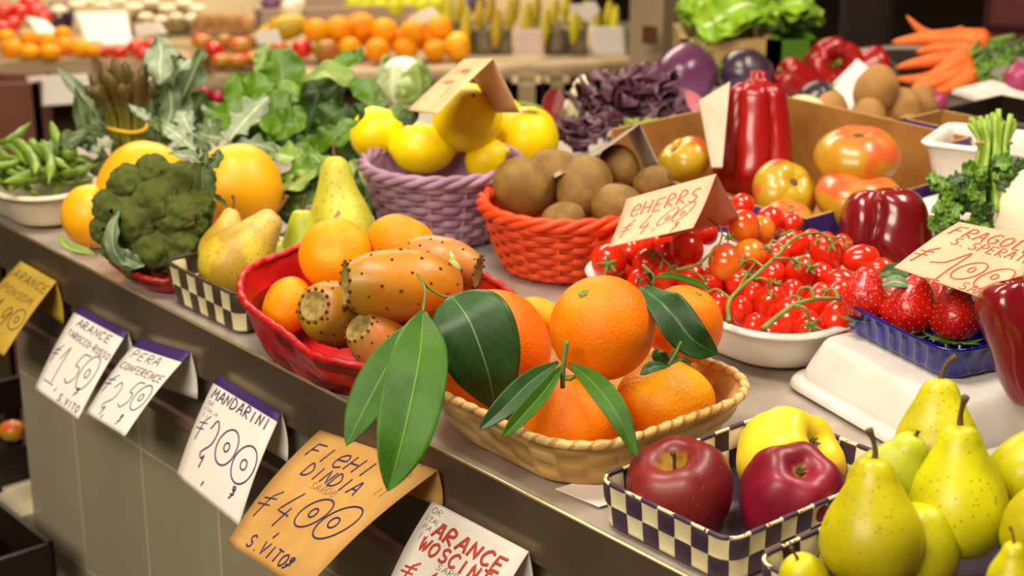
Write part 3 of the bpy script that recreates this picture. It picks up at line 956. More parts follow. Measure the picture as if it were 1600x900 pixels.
# ================================================================ price cards
G = {
 'A': [[(0, 0), (.45, 1), (.55, 1), (.95, 0)], [(.2, .38), (.8, .4)]], 'B': [[(0, 0), (.05, 1), (.6, .9), (.6, .6), (.1, .5), (.75, .4), (.7, .05), (0, 0)]],
 'C': [[(.9, .85), (.5, 1), (.1, .7), (.05, .3), (.4, 0), (.9, .15)]], 'D': [[(0, 0), (.05, 1), (.6, .85), (.9, .5), (.6, .1), (0, 0)]],
 'E': [[(.9, 1), (.1, .95), (.05, 0), (.9, .02)], [(.08, .5), (.7, .52)]], 'F': [[(.9, 1), (.1, .95), (.05, 0)], [(.08, .5), (.7, .54)]],
 'G': [[(.9, .85), (.5, 1), (.1, .7), (.05, .3), (.4, 0), (.85, .12), (.85, .45), (.5, .45)]], 'H': [[(.05, 1), (.05, 0)], [(.85, 1), (.85, 0)], [(.05, .5), (.85, .52)]],
 'I': [[(.45, 1), (.45, 0)]], 'L': [[(.1, 1), (.1, 0), (.8, .03)]], 'M': [[(0, 0), (.1, 1), (.45, .35), (.85, 1), (.95, 0)]], 'N': [[(.05, 0), (.1, 1), (.8, .05), (.9, 1)]],
 'O': [[(.5, 1), (.1, .75), (.08, .3), (.45, 0), (.85, .3), (.88, .75), (.5, 1)]], 'P': [[(.05, 0), (.1, 1), (.7, .95), (.75, .6), (.1, .48)]],
 'R': [[(.05, 0), (.1, 1), (.7, .92), (.7, .6), (.1, .48), (.9, 0)]], 'S': [[(.85, .88), (.5, 1), (.15, .8), (.3, .55), (.75, .4), (.75, .12), (.4, 0), (.05, .12)]],
 'T': [[(0, 1), (.9, .97)], [(.45, 1), (.45, 0)]], 'U': [[(.05, 1), (.08, .25), (.4, 0), (.8, .2), (.88, 1)]], 'V': [[(0, 1), (.4, 0), (.9, 1)]], 'W': [[(0, 1), (.22, 0), (.48, .7), (.7, 0), (.98, 1)]],
 'Y': [[(0, 1), (.42, .5), (.9, 1)], [(.42, .5), (.3, 0)]], 'Z': [[(.05, 1), (.9, 1), (.1, 0), (.9, 0)]],
 '1': [[(.1, .6), (.6, 1), (.5, 0)]], '2': [[(.1, .75), (.4, 1), (.8, .8), (.7, .45), (.1, .15), (.3, .02), (.5, .12), (.4, -.2)]], '4': [[(.7, 1.05), (.1, .35), (.95, .32)], [(.75, .55), (.55, -.1)]],
 '5': [[(.95, 1), (.4, .95), (.3, .58), (.7, .55), (.85, .25), (.5, 0), (.1, .08)]], '9': [[(.85, .8), (.5, 1), (.15, .75), (.4, .5), (.85, .85), (.7, .3), (.3, 0)]],
 '0': [[(.5, 1), (.1, .75), (.08, .3), (.45, 0), (.85, .3), (.88, .75), (.5, 1)]],
 'e': [[(.1, .5), (.85, .6), (.6, .98), (.15, .75), (.1, .25), (.45, 0), (.9, .15)]],
 '€': [[(.95, 1.0), (.55, .75), (.35, 0)], [(.1, .62), (.95, .72)], [(.0, .4), (.85, .48)]],
 'g': [[(.7, 1), (.3, .95), (.4, .65), (.75, .95), (.45, .3), (.1, .0)], [(.15, .35), (.8, .45)]],
 ',': [[(.4, .2), (.2, -.2)]], '.': [[(.35, .02), (.45, .08)]], '-': [[(.1, .45), (.8, .48)]], "'": [[(.4, 1.1), (.3, .85)]], ' ': [],
}
def strokes(entries, seed):
    """entries -> list of polylines in card coordinates (u across, v down) with a pen width"""
    rr = random.Random(seed)
    out = []
    for en in entries:
        kind = en[0]
        if kind == 'oval':
            _, cx, cy, rx, ry, tilt, pw = en
            pts = []
            for k in range(27):
                a = -1.9 + 2 * PI * k / 25
                x, y = rx * math.cos(a), ry * math.sin(a)
                pts.append((cx + x * math.cos(tilt) - y * math.sin(tilt), cy + x * math.sin(tilt) + y * math.cos(tilt)))
            out.append((pts, pw))
        elif kind == 'line':
            out.append(([(p.x, p.y) for p in cr([(a, b, 0) for a, b in en[1]], 5 * len(en[1]))] if len(en[1]) > 2 else en[1], en[2]))
        else:
            txt, u, v, cw, ch, pw = en[:6]
            slope = en[6] if len(en) > 6 else 0
            slant = en[7] if len(en) > 7 else .12
            for i, c in enumerate(txt):
                du, dv = rr.uniform(-.06, .06) * cw, rr.uniform(-.05, .05) * ch
                for pl in G.get(c, []):
                    pts = [(u + i * cw + du + (x * .78 + slant * y) * cw, v + slope * (i + x) * cw + dv - y * ch) for x, y in pl]
                    if len(pts) > 3 and c in 'OCSGUe025g9PRBD':
                        pts = [(p.x, p.y) for p in cr([(a, b, 0) for a, b in pts], 4 * len(pts))]
                    out.append((pts, pw))
    return out

def card(name, label, q, m, back=None, bend=0.0, ent=(), ink=None, band=None, extra=None, group=None, th=.0007, curl=0.0):
    """q: TL, TR, BR, BL of the written side; back: the bottom corners (right, left) of the folded-over flap"""
    TL, TR, BR, BL = q
    n = (TR - TL).cross(BL - TL).normalized()
    if n.dot(CAM - TL) < 0:
        n = -n
    def F(u, v):
        p = TL.lerp(TR, u).lerp(BL.lerp(BR, u), v)
        return p + n * (bend * math.sin(PI * min(max(v, 0), 1)) + curl * (v ** 3) * (.4 + u))
    org = TL.lerp(TR, .5)
    mb = MB()
    nu, nv = 8, 24
    rows = []
    nb = 0
    if back:
        bR, bL = back
        for k in range(6, 0, -1):
            t = k / 6
            rows.append([TL.lerp(bL, t).lerp(TR.lerp(bR, t), i / nu) - n * .0035 * math.sin(PI * min(1, t * 1.0)) for i in range(nu + 1)])
        nb = 6
    for j in range(nv + 1):
        rows.append([F(i / nu, j / nv) for i in range(nu + 1)])
    lim = nb + (band[1] * nv if band else 0)
    mb.quad_grid(rows, mf=(lambda i, j: 1 if band and nb <= i < lim else 0))
    root = empty(name, org, label, 'price card', group)
    me = shifted(mb, org).mesh(name + '_sheet', [m] + ([band[0]] if band else []))
    solid(obj('sheet', me, root), th)
    for pn, es, im in (('lettering', ent, ink),) + ((('faint_lettering', extra[0], extra[1]),) if extra else ()):
        if not es:
            continue
        lb = MB()
        for pts, pw in strokes(es, len(label)):
            dense = []
            for a, b in zip(pts[:-1], pts[1:]):
                k = max(1, int(max(abs(a[0] - b[0]), abs(a[1] - b[1])) * 30))
                dense += [(a[0] + (b[0] - a[0]) * x / k, a[1] + (b[1] - a[1]) * x / k) for x in range(k)]
            dense.append(pts[-1])
            P = [F(*d) + n * (th * .5 + .0003) for d in dense]
            if len(P) > 1:
                lb.tube(P, pw * .66, 6, flat=([n] * len(P), .3))
        obj(pn, shifted(lb, org).mesh(name + '_' + pn, im), root)
    return root

def PD(u, v, d0):
    """photo point on the plane at depth d0 from the counter's edge"""
    d = ray(u, v)
    o = C(0, d0)
    return CAM + d * ((o - CAM).dot(NV) / d.dot(NV))

def front_card(label, tl, tr, br, bl, m, tilt, flap=.05, d0=-.008, **kw):
    TL, TR = PD(*tl, d0), PD(*tr, d0)
    ax = (TR - TL).normalized()
    dn = (-UZ * math.cos(tilt) - NV * math.sin(tilt))
    n = ax.cross(dn).normalized()
    def hit(px):
        d = ray(*px)
        return CAM + d * ((TL - CAM).dot(n) / d.dot(n))
    BR, BL = hit(br), hit(bl)
    dd = -UZ * flap + NV * .004
    return card('price_card', label, (TL, TR, BR, BL), m, back=(TR + dd, TL + dd), **kw)

R_ = math.radians
PWD = .0011
front_card('yellow handwritten price card at the far end of the counter front', (32, 408), (88, 440), (6, 556), (-62, 520), M_yellowc, R_(40), ink=M_inkd, bend=.002,
           ent=[('ARANCE', .1, .19, .15, .1, .0009, .0), ('PONSOM', .1, .37, .13, .09, .0008, .02), ('€', .0, .75, .2, .25, PWD), ('1', .2, .8, .2, .36, PWD), (',', .34, .85, .1, .15, PWD), ('9', .45, .78, .24, .3, PWD), ('oval', .82, .58, .13, .13, .3, PWD), ('oval', .82, .58, .04, .04, .3, PWD)])
front_card('white price card with a violet top edge hung second along the counter', (122, 478), (200, 518), (122, 655), (54, 607), M_paper, R_(40), ink=M_ink, bend=.002, band=(M_purpc, .07),
           ent=[('ARANCE', .16, .2, .115, .085, .0011), ('TAROCCO-ROSSO', .1, .33, .068, .07, .0009, .03), ('€', .02, .66, .17, .22, .001), ('1', .16, .83, .22, .42, .001), ('line', [(.1, .86), (.3, .86)], .001), (',', .36, .88, .1, .12, PWD), ('5', .42, .78, .26, .36, .0011, 0, .3), ('oval', .78, .56, .12, .2, .25, PWD), ('oval', .78, .57, .035, .05, .25, PWD), ('g', .72, .84, .1, .1, .001), ('S.VITO', .5, .96, .075, .075, .0011)])
front_card('white price card with a violet top edge hung third, close to the second', (218, 528), (298, 551), (195, 682), (135, 645), M_paper, R_(44), ink=M_ink, bend=.003, band=(M_purpc, .09),
           ent=[('PERA', .12, .25, .15, .1, .0009), ('CONFERENCE', .08, .4, .088, .08, .0009), ('€', .02, .72, .2, .24, .001), ('2', .2, .88, .25, .34, .001), (',', .33, .95, .1, .12, PWD), ('5', .48, .78, .24, .32, .001, 0, .3), ('oval', .83, .6, .12, .15, .3, PWD), ('oval', .83, .6, .035, .04, .3, PWD), ('g', .68, .95, .1, .12, .001)])
front_card('large white price card for mandarins, violet ink and violet top edge', (340, 586), (440, 645), (373, 822), (276, 743), M_paper, R_(29), ink=M_ink, bend=.003, band=(M_purpc, .055),
           ent=[('MANDARINI', .06, .2, .098, .1, .0014), ('€', .04, .62, .16, .26, .001), ('2', .2, .74, .2, .38, .0014), ('oval', .53, .5, .13, .17, .35, .0014), ('oval', .53, .5, .035, .04, .3, .0014), ('oval', .82, .54, .14, .18, .45, .0014), ('oval', .82, .54, .04, .045, .3, .0014), (',', .36, .9, .1, .12, .0014), ('g', .76, .86, .1, .12, .0014)],
           extra=([('OR', .05, .27, .05, .04, .0005), ('ITALIA', .04, .33, .035, .035, .0005), ('II', .05, .39, .05, .04, .0005)], M_pencil))
front_card('large brown paper price card for prickly pears under the hanging leaves', (500, 672), (684, 735), (474, 925), (355, 848), M_kraft, R_(50), ink=M_ink, bend=.006, flap=.034,
           ent=[('FIeHI', .08, .22, .12, .12, .0014), ('DINDIA', .19, .36, .088, .105, .0014), ('€', .03, .76, .17, .24, .0012), ('4', .22, .72, .19, .25, .0014), (',', .38, .8, .1, .12, .0014), ('oval', .55, .56, .09, .135, .6, .0014), ('oval', .55, .56, .028, .035, .3, .0014), ('oval', .78, .55, .10, .16, .6, .0014), ('oval', .76, .56, .035, .04, .3, .0014), ('S.VITO', .2, .95, .08, .09, .0014), ('g', .66, .95, .09, .09, .0014)],
           extra=([('SARDe', .34, .42, .05, .05, .0005), ('OR', .8, .14, .06, .06, .0005), ('II', .8, .3, .05, .06, .0005)], M_pencil))
front_card('pale price card with thick red writing at the near end of the counter front', (676, 783), (826, 862), (746, 1012), (602, 922), M_paper, R_(32), ink=M_redink, bend=.003,
           ent=[('ARANCE', .17, .3, .125, .15, .0024, -.0), ('WOSCINTON', .12, .48, .105, .14, .0022), ('€', .06, .85, .18, .26, .0016), ('1', .3, .9, .16, .3, .0016), ('5', .5, .85, .2, .26, .0016)],
           extra=([('OR', .05, .1, .06, .06, .0005), ('ITALIA', .03, .19, .04, .05, .0005), ('PA', .05, .28, .05, .05, .0005), ('II', .06, .38, .06, .07, .0005), ('SARDe', .36, .56, .06, .06, .0005)], M_pencil))
# ================================================================ baskets and trays
def round_basket(label, c, R0, Rb, h, m, nst=26, turns=9, strand=.0032):
    o = empty('wicker_basket', c, label, 'basket')
    nm = m.name
    H = h - .006
    def rad(t):
        return Rb + (R0 - Rb) * (t ** .8)
    # one long strand spirals up, passing in front of and behind the stakes
    sb = MB()
    path, nr = [], []
    per = nst * 6
    N_ = turns * per
    for i in range(N_ + 1):
        t = i / N_
        a = 2 * PI * i / per
        w = math.cos((nst * .5 + .5) * a)
        r = rad(t) + .0024 * math.copysign(abs(w) ** .7, w)
        path.append(Vector((r * math.cos(a), r * math.sin(a), .004 + t * (H - .008))))
        nr.append(Vector((math.cos(a), math.sin(a), 0)))
    sb.tube(path, H / turns * .5, 6, flat=(nr, .26))
    obj('weave', sb.mesh('weave_' + nm, m), o)
    nst2 = nst // 2
    for k in range(nst2):
        a = 2 * PI * (k + .5) / nst2
        b = MB()
        b.tube([Vector((rad(t) * math.cos(a), rad(t) * math.sin(a), .002 + t * H)) * 1.0 for t in (0, .33, .66, 1)], .0024, 6)
        obj('stake', b.mesh('stake_' + nm, m), o)
    b = MB()
    b.lathe([(.001, .001), (Rb * .5, .001), (Rb, .002), (Rb + .002, .005), (Rb, .007), (Rb * .5, .005), (.001, .005)], 40)
    obj('base', b.mesh('base_' + nm, m), o)
    # plain sheet added behind the weave so its gaps read as shadow
    b = MB()
    b.quad_grid([[Vector(((rad(t) - .0055) * math.cos(2 * PI * k / 40), (rad(t) - .0055) * math.sin(2 * PI * k / 40), .004 + t * (H - .004))) for k in range(40)] for t in (0, .25, .5, .75, 1)], wv=True)
    obj('inner_weave', b.mesh('inner_' + nm, m), o)
    for s in range(3):
        b = MB()
        p, rr = [], []
        n = 200
        for i in range(n):
            a = 2 * PI * i / n
            ph = 8 * a + s * 2 * PI / 3
            p.append(Vector(((R0 + .001 + .0042 * math.cos(ph)) * math.cos(a), (R0 + .001 + .0042 * math.cos(ph)) * math.sin(a), h - .003 + .0042 * math.sin(ph))))
        b.tube(p, .0038, 8, closed=True)
        obj('rim_strand', b.mesh('rim_' + nm, m), o)
    return o

def rrect(a, b, r, n):
    """n points round a rounded rectangle with half sides a, b -> (x, y, nx, ny), evenly spaced by arc"""
    r = min(r, a * .999, b * .999)
    segs = []
    L1, L2, L3 = 2 * (a - r), 2 * (b - r), PI * r / 2
    tot = 2 * L1 + 2 * L2 + 4 * L3
    out = []
    for k in range(n):
        s = tot * k / n
        for (kind, ln, d) in (('x', L1, 0), ('c', L3, 0), ('y', L2, 0), ('c', L3, 1), ('x', L1, 1), ('c', L3, 2), ('y', L2, 1), ('c', L3, 3)):
            if s <= ln:
                break
            s -= ln
        if kind == 'x':
            out.append((-(a - r) + s, -b, 0, -1) if d == 0 else ((a - r) - s, b, 0, 1))
        elif kind == 'y':
            out.append((a, -(b - r) + s, 1, 0) if d == 0 else (-a, (b - r) - s, -1, 0))
        else:
            cx, cy, a0 = ((a - r, -(b - r), -PI / 2), (a - r, b - r, 0), (-(a - r), b - r, PI / 2), (-(a - r), -(b - r), PI))[d]
            t = a0 + s / r if r > 0 else a0
            out.append((cx + r * math.cos(t), cy + r * math.sin(t), math.cos(t), math.sin(t)))
    return out

def frame(o, ang_deg=0):
    """turn a thing so that its local x runs along the counter (towards the near end), its y into the counter"""
    X = -EV
    q = Matrix((X, NV, X.cross(NV))).transposed().to_quaternion()
    o.rotation_mode = 'QUATERNION'
    o.rotation_quaternion = q @ Quaternion((0, 0, 1), math.radians(ang_deg))
    return o

def strip_basket(name, label, c, a, b, r, h, inset, nc, nr, mats, rim_m, ang=0, amp=.0014, wob_=0.0, rim_r=.0035, rim_kind='wrap', seed=0, cat='basket', rim2=None, dip=0.0, tilt=0.0):
    """flat strips woven into a chequered box-shaped basket"""
    o = frame(empty(name, c, label, cat), ang)
    rr = random.Random(seed)
    per, vr = nc * 8, nr * 8
    top = rrect(a, b, r, per)
    bot = rrect(a - inset, b - inset, max(.004, r - inset * .4), per)
    W_ = [noise.noise(Vector((math.cos(2 * PI * k / per) * 1.6 + seed, math.sin(2 * PI * k / per) * 1.6, seed))) * wob_ for k in range(per)]
    def hz(k):
        return h * (1 + W_[k] * 1.5 - tilt * top[k][0] / a) - dip * abs(math.sin(2 * PI * k / per * 2))
    rows = []
    for j in range(vr + 1):
        t = j / vr
        row = []
        for k in range(per):
            x = bot[k][0] + (top[k][0] - bot[k][0]) * t ** .8 + top[k][2] * W_[k] * .03 * t
            y = bot[k][1] + (top[k][1] - bot[k][1]) * t ** .8 + top[k][3] * W_[k] * .03 * t
            u = math.sin(PI * k / 8)
            v = math.sin(PI * j / 8)
            d = amp * math.copysign(abs(u * v) ** .6, u * v)
            row.append(Vector((x + top[k][2] * d, y + top[k][3] * d, .002 + t * (hz(k) - .003))))
        rows.append(row)
    pick = [[rr.randrange(len(mats)) for _ in range(nc)] for _ in range(nr)]
    def mf(i, j):
        ci, cj = i // 8, j // 8
        if len(mats) == 2:
            return (ci + cj) % 2
        return pick[ci][cj % nc]
    wbm = MB()
    wbm.quad_grid(rows, wv=True, mf=mf)
    w = obj('woven_wall', wbm.mesh(name + '_wall', mats), o)
    solid(w, .0016)
    fb = MB()
    k2 = rrect(a - inset, b - inset, max(.004, r - inset * .4), 64)
    fb.quad_grid([[Vector((x * s, y * s, .002)) for x, y, _, _ in k2] for s in (.01, .5, 1)], wv=True)
    solid(obj('base', fb.mesh(name + '_base', mats[0]), o), .002)
    # rim: a band bent over the edge with loops wrapped round it
    rb = MB()
    nn = per if rim_kind == 'wrap' else per * 2
    tt = rrect(a, b, r, nn)
    path, rad = [], []
    for k in range(nn):
        kk = k * per // nn
        ox = W_[kk] * .03
        if rim_kind == 'twist':
            ph = 2 * PI * k / nn * (nc * 1.6)
            rad.append(rim_r * (1 + .05 * math.sin(ph)))
            path.append(Vector((tt[k][0] + tt[k][2] * (ox + .0003 * math.cos(ph)), tt[k][1] + tt[k][3] * (ox + .0003 * math.cos(ph)), hz(kk) + .0003 * math.sin(ph))))
        else:
            rad.append(rim_r * (1.15 if (k // 8) % 2 == 0 else .8))
            path.append(Vector((tt[k][0] + tt[k][2] * ox, tt[k][1] + tt[k][3] * ox, hz(kk))))
    b0 = len(rb.f)
    rb.tube(path, rad, 10, closed=True)
    if rim_kind == 'wrap':
        for fi in range(len(rb.f)):
            k = fi // 10
            rb.mi[fi] = 0 if (k // 8) % 2 == 0 or rr.random() < .1 else 1
    else:                         # the wrapping strip winds round it in slanting bands
        for fi in range(len(rb.f)):
            rb.mi[fi] = 1 if ((fi // 10) * 10 + (fi % 10) * 9 + 4 * ((fi // 90) % 3)) % 90 < 26 else 0
    obj('rim', rb.mesh(name + '_rim', [rim_m, rim2 or rim_m]), o)
    return o

def tray(name, label, c, a, b, r, pr, m, ang=0, th=.002, cat='tray', n=96, ribs=0, ribamp=.0012, rowname='shell', rim=None):
    """a moulded tray: pr = profile of (inset, z) from the floor's middle out over the rim"""
    o = frame(empty(name, c, label, cat), ang)
    mb = MB()
    rows = []
    for (ins, z) in pr:
        if ins >= min(a, b) - .003:
            f = .02
            rows.append([Vector((x * f, y * f, z)) for x, y, _, _ in rrect(a, b, r, n)])
        else:
            row = []
            for k, (x, y, nx, ny) in enumerate(rrect(a - ins, b - ins, max(.003, r - ins * .6), n)):
                d = ribamp * (1 if math.sin(2 * PI * k / n * ribs) > 0 else -1) if ribs and z < pr[-1][1] - .004 and z > .003 else 0
                row.append(Vector((x + nx * d, y + ny * d, z)))
            rows.append(row)
    mb.quad_grid(rows, wv=True)
    mb.fan([k for k in range(n)], (0, 0, pr[0][1]), flip=True)
    s_ = obj(rowname, mb.mesh(name + '_shell', m), o)
    solid(s_, th)
    return o

def cround(pts, n):
    return [pts[0]] + [(p.x, p.y) for p in cr([(a, b, 0) for a, b in pts[1:]], n)]

lem_c = Vector((-.079, 1.872, ZC))
round_basket('purple wicker basket heaped with lemons', lem_c, .086, .061, .087, M_purple)
ora_c = Vector((.057, 1.757, ZC))
round_basket('orange painted wicker basket full of kiwis', ora_c, .087, .065, .074, M_oranw)

bam_c = C(.044, .116)
strip_basket('bamboo_basket', 'bamboo strip basket filled with oranges at the counter edge', bam_c, .110, .108, .058, .046, .022, 30, 4, [M_bam, M_bam2, M_bam3], M_bam2, amp=.0016, rim_r=.0038, rim_kind='twist', seed=2, rim2=M_wrap)
app_c = C(-.150, .107)
strip_basket('chequered_basket', 'violet and cream chequered basket with three apples', app_c, .066, .096, .014, .036, .003, 38, 2, [M_chkp, M_chkc], M_chkp, amp=.0013, rim_r=.0017, seed=3, rim2=M_chkc)
prb_c = C(-.325, .112)
strip_basket('chequered_basket', 'violet and cream chequered basket heaped with yellow pears', prb_c, .082, .107, .016, .036, .004, 40, 2, [M_chkp, M_chkc], M_chkp, amp=.0013, rim_r=.0017, seed=4, rim2=M_chkc)
brn_c = C(.490, .088)
strip_basket('chequered_basket', 'brown and white chequered basket holding speckled pears', brn_c, .070, .073, .014, .042, .005, 34, 2, [M_chkb, M_chkc], M_chkb, amp=.0013, rim_r=.0018, seed=5, rim2=M_chkb)
red_c = C(.296, .092)
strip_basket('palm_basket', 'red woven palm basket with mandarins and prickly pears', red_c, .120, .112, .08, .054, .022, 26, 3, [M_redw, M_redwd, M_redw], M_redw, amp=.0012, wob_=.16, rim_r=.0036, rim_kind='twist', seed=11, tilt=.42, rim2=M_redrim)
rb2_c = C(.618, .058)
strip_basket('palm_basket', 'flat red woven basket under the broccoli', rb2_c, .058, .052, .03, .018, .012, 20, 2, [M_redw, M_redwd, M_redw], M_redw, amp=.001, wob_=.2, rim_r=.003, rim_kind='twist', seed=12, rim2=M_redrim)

BOWL = [(1, .002), (.04, .002), (.022, .003), (.014, .008), (.008, .024), (.004, .036), (.0015, .040), (.0, .043), (-.004, .043), (-.006, .040)]
tom_c = C(.140, .413)
tray('foam_tray', 'deep white foam tray heaped with cherry tomatoes', tom_c, .142, .103, .06, cround(BOWL, 26), M_styro)
bean_c = C(.935, .052)
tray('plastic_tray', 'oval cream plastic tray piled with green beans', bean_c, .092, .055, .054, cround(BOWL, 26), M_plas)
UP = [(1, .046), (.05, .046), (.032, .0455), (.024, .042), (.016, .026), (.011, .014), (.010, .009), (.004, .0075), (.001, .005), (.0, .001)]
up_c = C(-.112, .378)
tray('foam_tray', 'white foam tray turned upside down under the strawberry punnet', up_c, .112, .083, .03, cround(UP, 30), M_styro, ang=-13.6)
pun_c = C(-.095, .391, .0475)
tray('punnet', 'ribbed blue plastic punnet of strawberries', pun_c, .077, .047, .022, cround([(1, .001), (.02, .001), (.010, .002), (.006, .006), (.004, .016), (.002, .026), (.001, .029), (-.0025, .031), (-.003, .029)], 24), M_blue, ang=-13.6, n=240, ribs=26, ribamp=.0005, th=.001)

# ================================================================ fruit placing
def fruit(name, key, px, z, r, label, cat, ax=(0, 1, .2), roll=0.0, group=None, sq=None, t=None):
    """r in photo pixels; z the height of its middle (or t its distance)"""
    p = Wt(px[0], px[1], t) if t else W(px[0], px[1], z)
    s = r * mpp(p)
    return make(name, K[key], p, aim(*ax, roll), (s, s, s) if not sq else (s * sq[0], s * sq[1], s * sq[2]), label, cat, group)

# --- oranges in the bamboo basket
fruit('orange', 'orange2', (765, 548), .056, 97, 'big orange behind the dark leaf at the rim of the bamboo basket', 'orange', (.2, -.2, -1))
fruit('orange', 'orange', (942, 512), .106, 84, 'orange on top of the heap in the bamboo basket', 'orange', (-.45, .75, .55))
fruit('orange', 'orange', (1068, 506), .090, 63, 'orange with a curled leaf at the back of the bamboo basket', 'orange', (.3, .7, .3))
fruit('mandarin', 'mandarin_neck', (897, 657), .039, 80, 'deep orange mandarin with a woody stalk at the basket front', 'mandarin', (-.12, .95, .35))
fruit('mandarin', 'mandarin_bumpy', (1040, 626), .037, 77, 'yellowish bumpy mandarin with a green stalk beside the top orange', 'mandarin', (.05, .95, .3))
fruit('mandarin', 'mandarin', (842, 497), .068, 40, 'mandarin wedged behind the big orange and the top orange', 'mandarin', (.3, .8, .1))
# --- red basket
fruit('mandarin', 'mandarin', (524, 398), .08, 58, 'round mandarin behind the largest prickly pear in the red basket', 'mandarin', (.1, -.25, -1))
fruit('mandarin', 'mandarin', (628, 380), .085, 55, 'mandarin at the back of the red basket in front of the purple basket', 'mandarin', (.35, .8, .1))
fruit('mandarin', 'mandarin', (449, 478), .038, 47, 'mandarin squeezed against the inner side of the red basket', 'mandarin', (-.9, .4, .3))
fruit('mandarin', 'mandarin', (700, 440), .055, 48, 'mandarin peeping out behind the pink prickly pear', 'mandarin', (.5, .6, 0))
big_pp = fruit('prickly_pear', 'cactus', (630, 446), .098, 58, 'largest prickly pear lying across the red basket', 'prickly pear', (-1, .02, .30), .5, sq=(1, 1, 1.0))
fruit('prickly_pear', 'cactus_pink', (686, 412), .094, 44, 'pinkish prickly pear behind the largest one', 'prickly pear', (1, -.22, .25), 1.0)
fruit('prickly_pear', 'cactus_olive', (525, 492), .066, 52, 'olive prickly pear showing its round dry end', 'prickly pear', (-.42, .22, .8), .3)
fruit('prickly_pear', 'cactus_pink', (603, 548), .044, 46, 'reddish prickly pear low in the red basket', 'prickly pear', (-.3, .3, .3), 2.0)
fruit('prickly_pear', 'cactus', (655, 520), .05, 42, 'small prickly pear behind the hanging leaves', 'prickly pear', (.2, 1, .2), 1.4)
# --- apples
fruit('apple', 'apple_red', (1063, 770), .027, 84, 'dull red apple with its stalk up in the chequered basket', 'apple', (-.25, .85, .5))
fruit('apple', 'apple_wine', (1238, 773), .024, 83, 'wine red apple showing its blossom end', 'apple', (-.1, -.72, -.7))
fruit('apple', 'apple_yellow', (1236, 719), .021, 86, 'yellow apple behind the wine red one', 'apple', (-.55, -.55, -.55), sq=(1, 1, .88))
# --- pears in the near basket
fruit('pear', 'pear', (1362, 838), .062, 80, 'yellow pear with a dark stalk at the front of the pear basket', 'pear', (.06, 1, .12), .2)
fruit('pear', 'pear', (1496, 790), .066, 80, 'tallest speckled yellow pear in the pear basket', 'pear', (-.02, 1, .1), 1.9, sq=(1, 1, 1.03))
fruit('pear', 'pear_curved', (1464, 700), .075, 70, 'yellow pear with a curved stalk at the back of the basket', 'pear', (.02, 1, .0), .1)
fruit('pear', 'pear_green', (1385, 758), .07, 60, 'green pear leaning behind the front pear', 'pear', (.42, .85, .30), .3)
fruit('pear', 'pear', (1612, 740), .074, 66, 'yellow pear leaning over the far side of the pear basket', 'pear', (.55, .75, .05), .3)
fruit('pear', 'pear_round', (1622, 830), .07, 58, 'pear cut by the picture edge beside the tallest pear', 'pear', (.2, 1, .2), .3)
fruit('pear', 'pear_curved', (1582, 908), .082, 42, 'small pear with a curled brown stalk', 'pear', (-.05, 1, .35), .1)
fruit('pear', 'pear_round', (1258, 912), .03, 42, 'small pear tucked into the near corner of the basket', 'pear', (-.3, .8, .5), .3)
fruit('pear', 'pear_round', (1440, 860), .045, 60, 'pear half buried between the two tall pears', 'pear', (.1, 1, .1), 1.3)
# --- speckled pears
fruit('pear', 'pear_russet', (372, 408), .048, 57, 'russet pear lying across the brown chequered basket', 'pear', (.62, .72, .05), .2)
fruit('pear', 'pear_russet', (350, 388), .046, 38, 'small russet pear with a curled stalk behind the lying one', 'pear', (.25, .95, -.1), .2)
fruit('pear', 'pear_conf', (532, 352), .05, 53, 'tall speckled pear standing behind the mandarins', 'pear', (-.1, 1, .05), 1.1)
fruit('pear', 'pear_conf2', (474, 388), .045, 36, 'green pear with a thin stalk behind the red basket', 'pear', (0, 1, .1), .2)
fruit('pear', 'pear_conf2', (448, 410), .03, 36, 'pear showing only its pale side next to the red basket', 'pear', (.8, .3, 0), .2)
# --- melons
fruit('melon', 'melon', (372, 296), .056, 69, 'yellow melon beside the speckled pears', 'melon', (-.2, 1, .1))
fruit('melon', 'melon', (226, 300), .056, 76, 'big orange yellow melon behind the broccoli', 'melon', (.3, .9, -.1))
fruit('melon', 'melon', (143, 337), .036, 47, 'small orange melon beside the broccoli', 'melon', (-.1, 1, 0))
# --- lemons
fruit('lemon', 'lemon', (660, 232), .088, 43, 'lemon lying lengthwise at the front of the purple basket', 'lemon', (-1, .0, .1), .2, sq=(.92, .92, 1.1))
fruit('lemon', 'lemon', (729, 184), .122, 55, 'round lemon at the top of the heap under the paper tent', 'lemon', (.2, .5, .8), .4, sq=(1, 1, .9))
fruit('lemon', 'lemon', (590, 210), .098, 43, 'lemon with a leafy stalk at the edge of the purple basket', 'lemon', (-.25, .85, .15), .2, sq=(1, 1, .92))
fruit('lemon', 'lemon', (824, 217), .085, 50, 'big lemon with its tip turned to the kiwi basket', 'lemon', (-.1, .75, -.55), .4, sq=(1, 1, .95))
fruit('lemon', 'lemon', (762, 250), .074, 34, 'small lemon low at the basket rim between the big ones', 'lemon', (-.7, -.3, -.5), .4)
fruit('lemon', 'lemon', (792, 186), .10, 30, 'lemon standing at the back between the two big lemons', 'lemon', (0, -1, .1), .4)
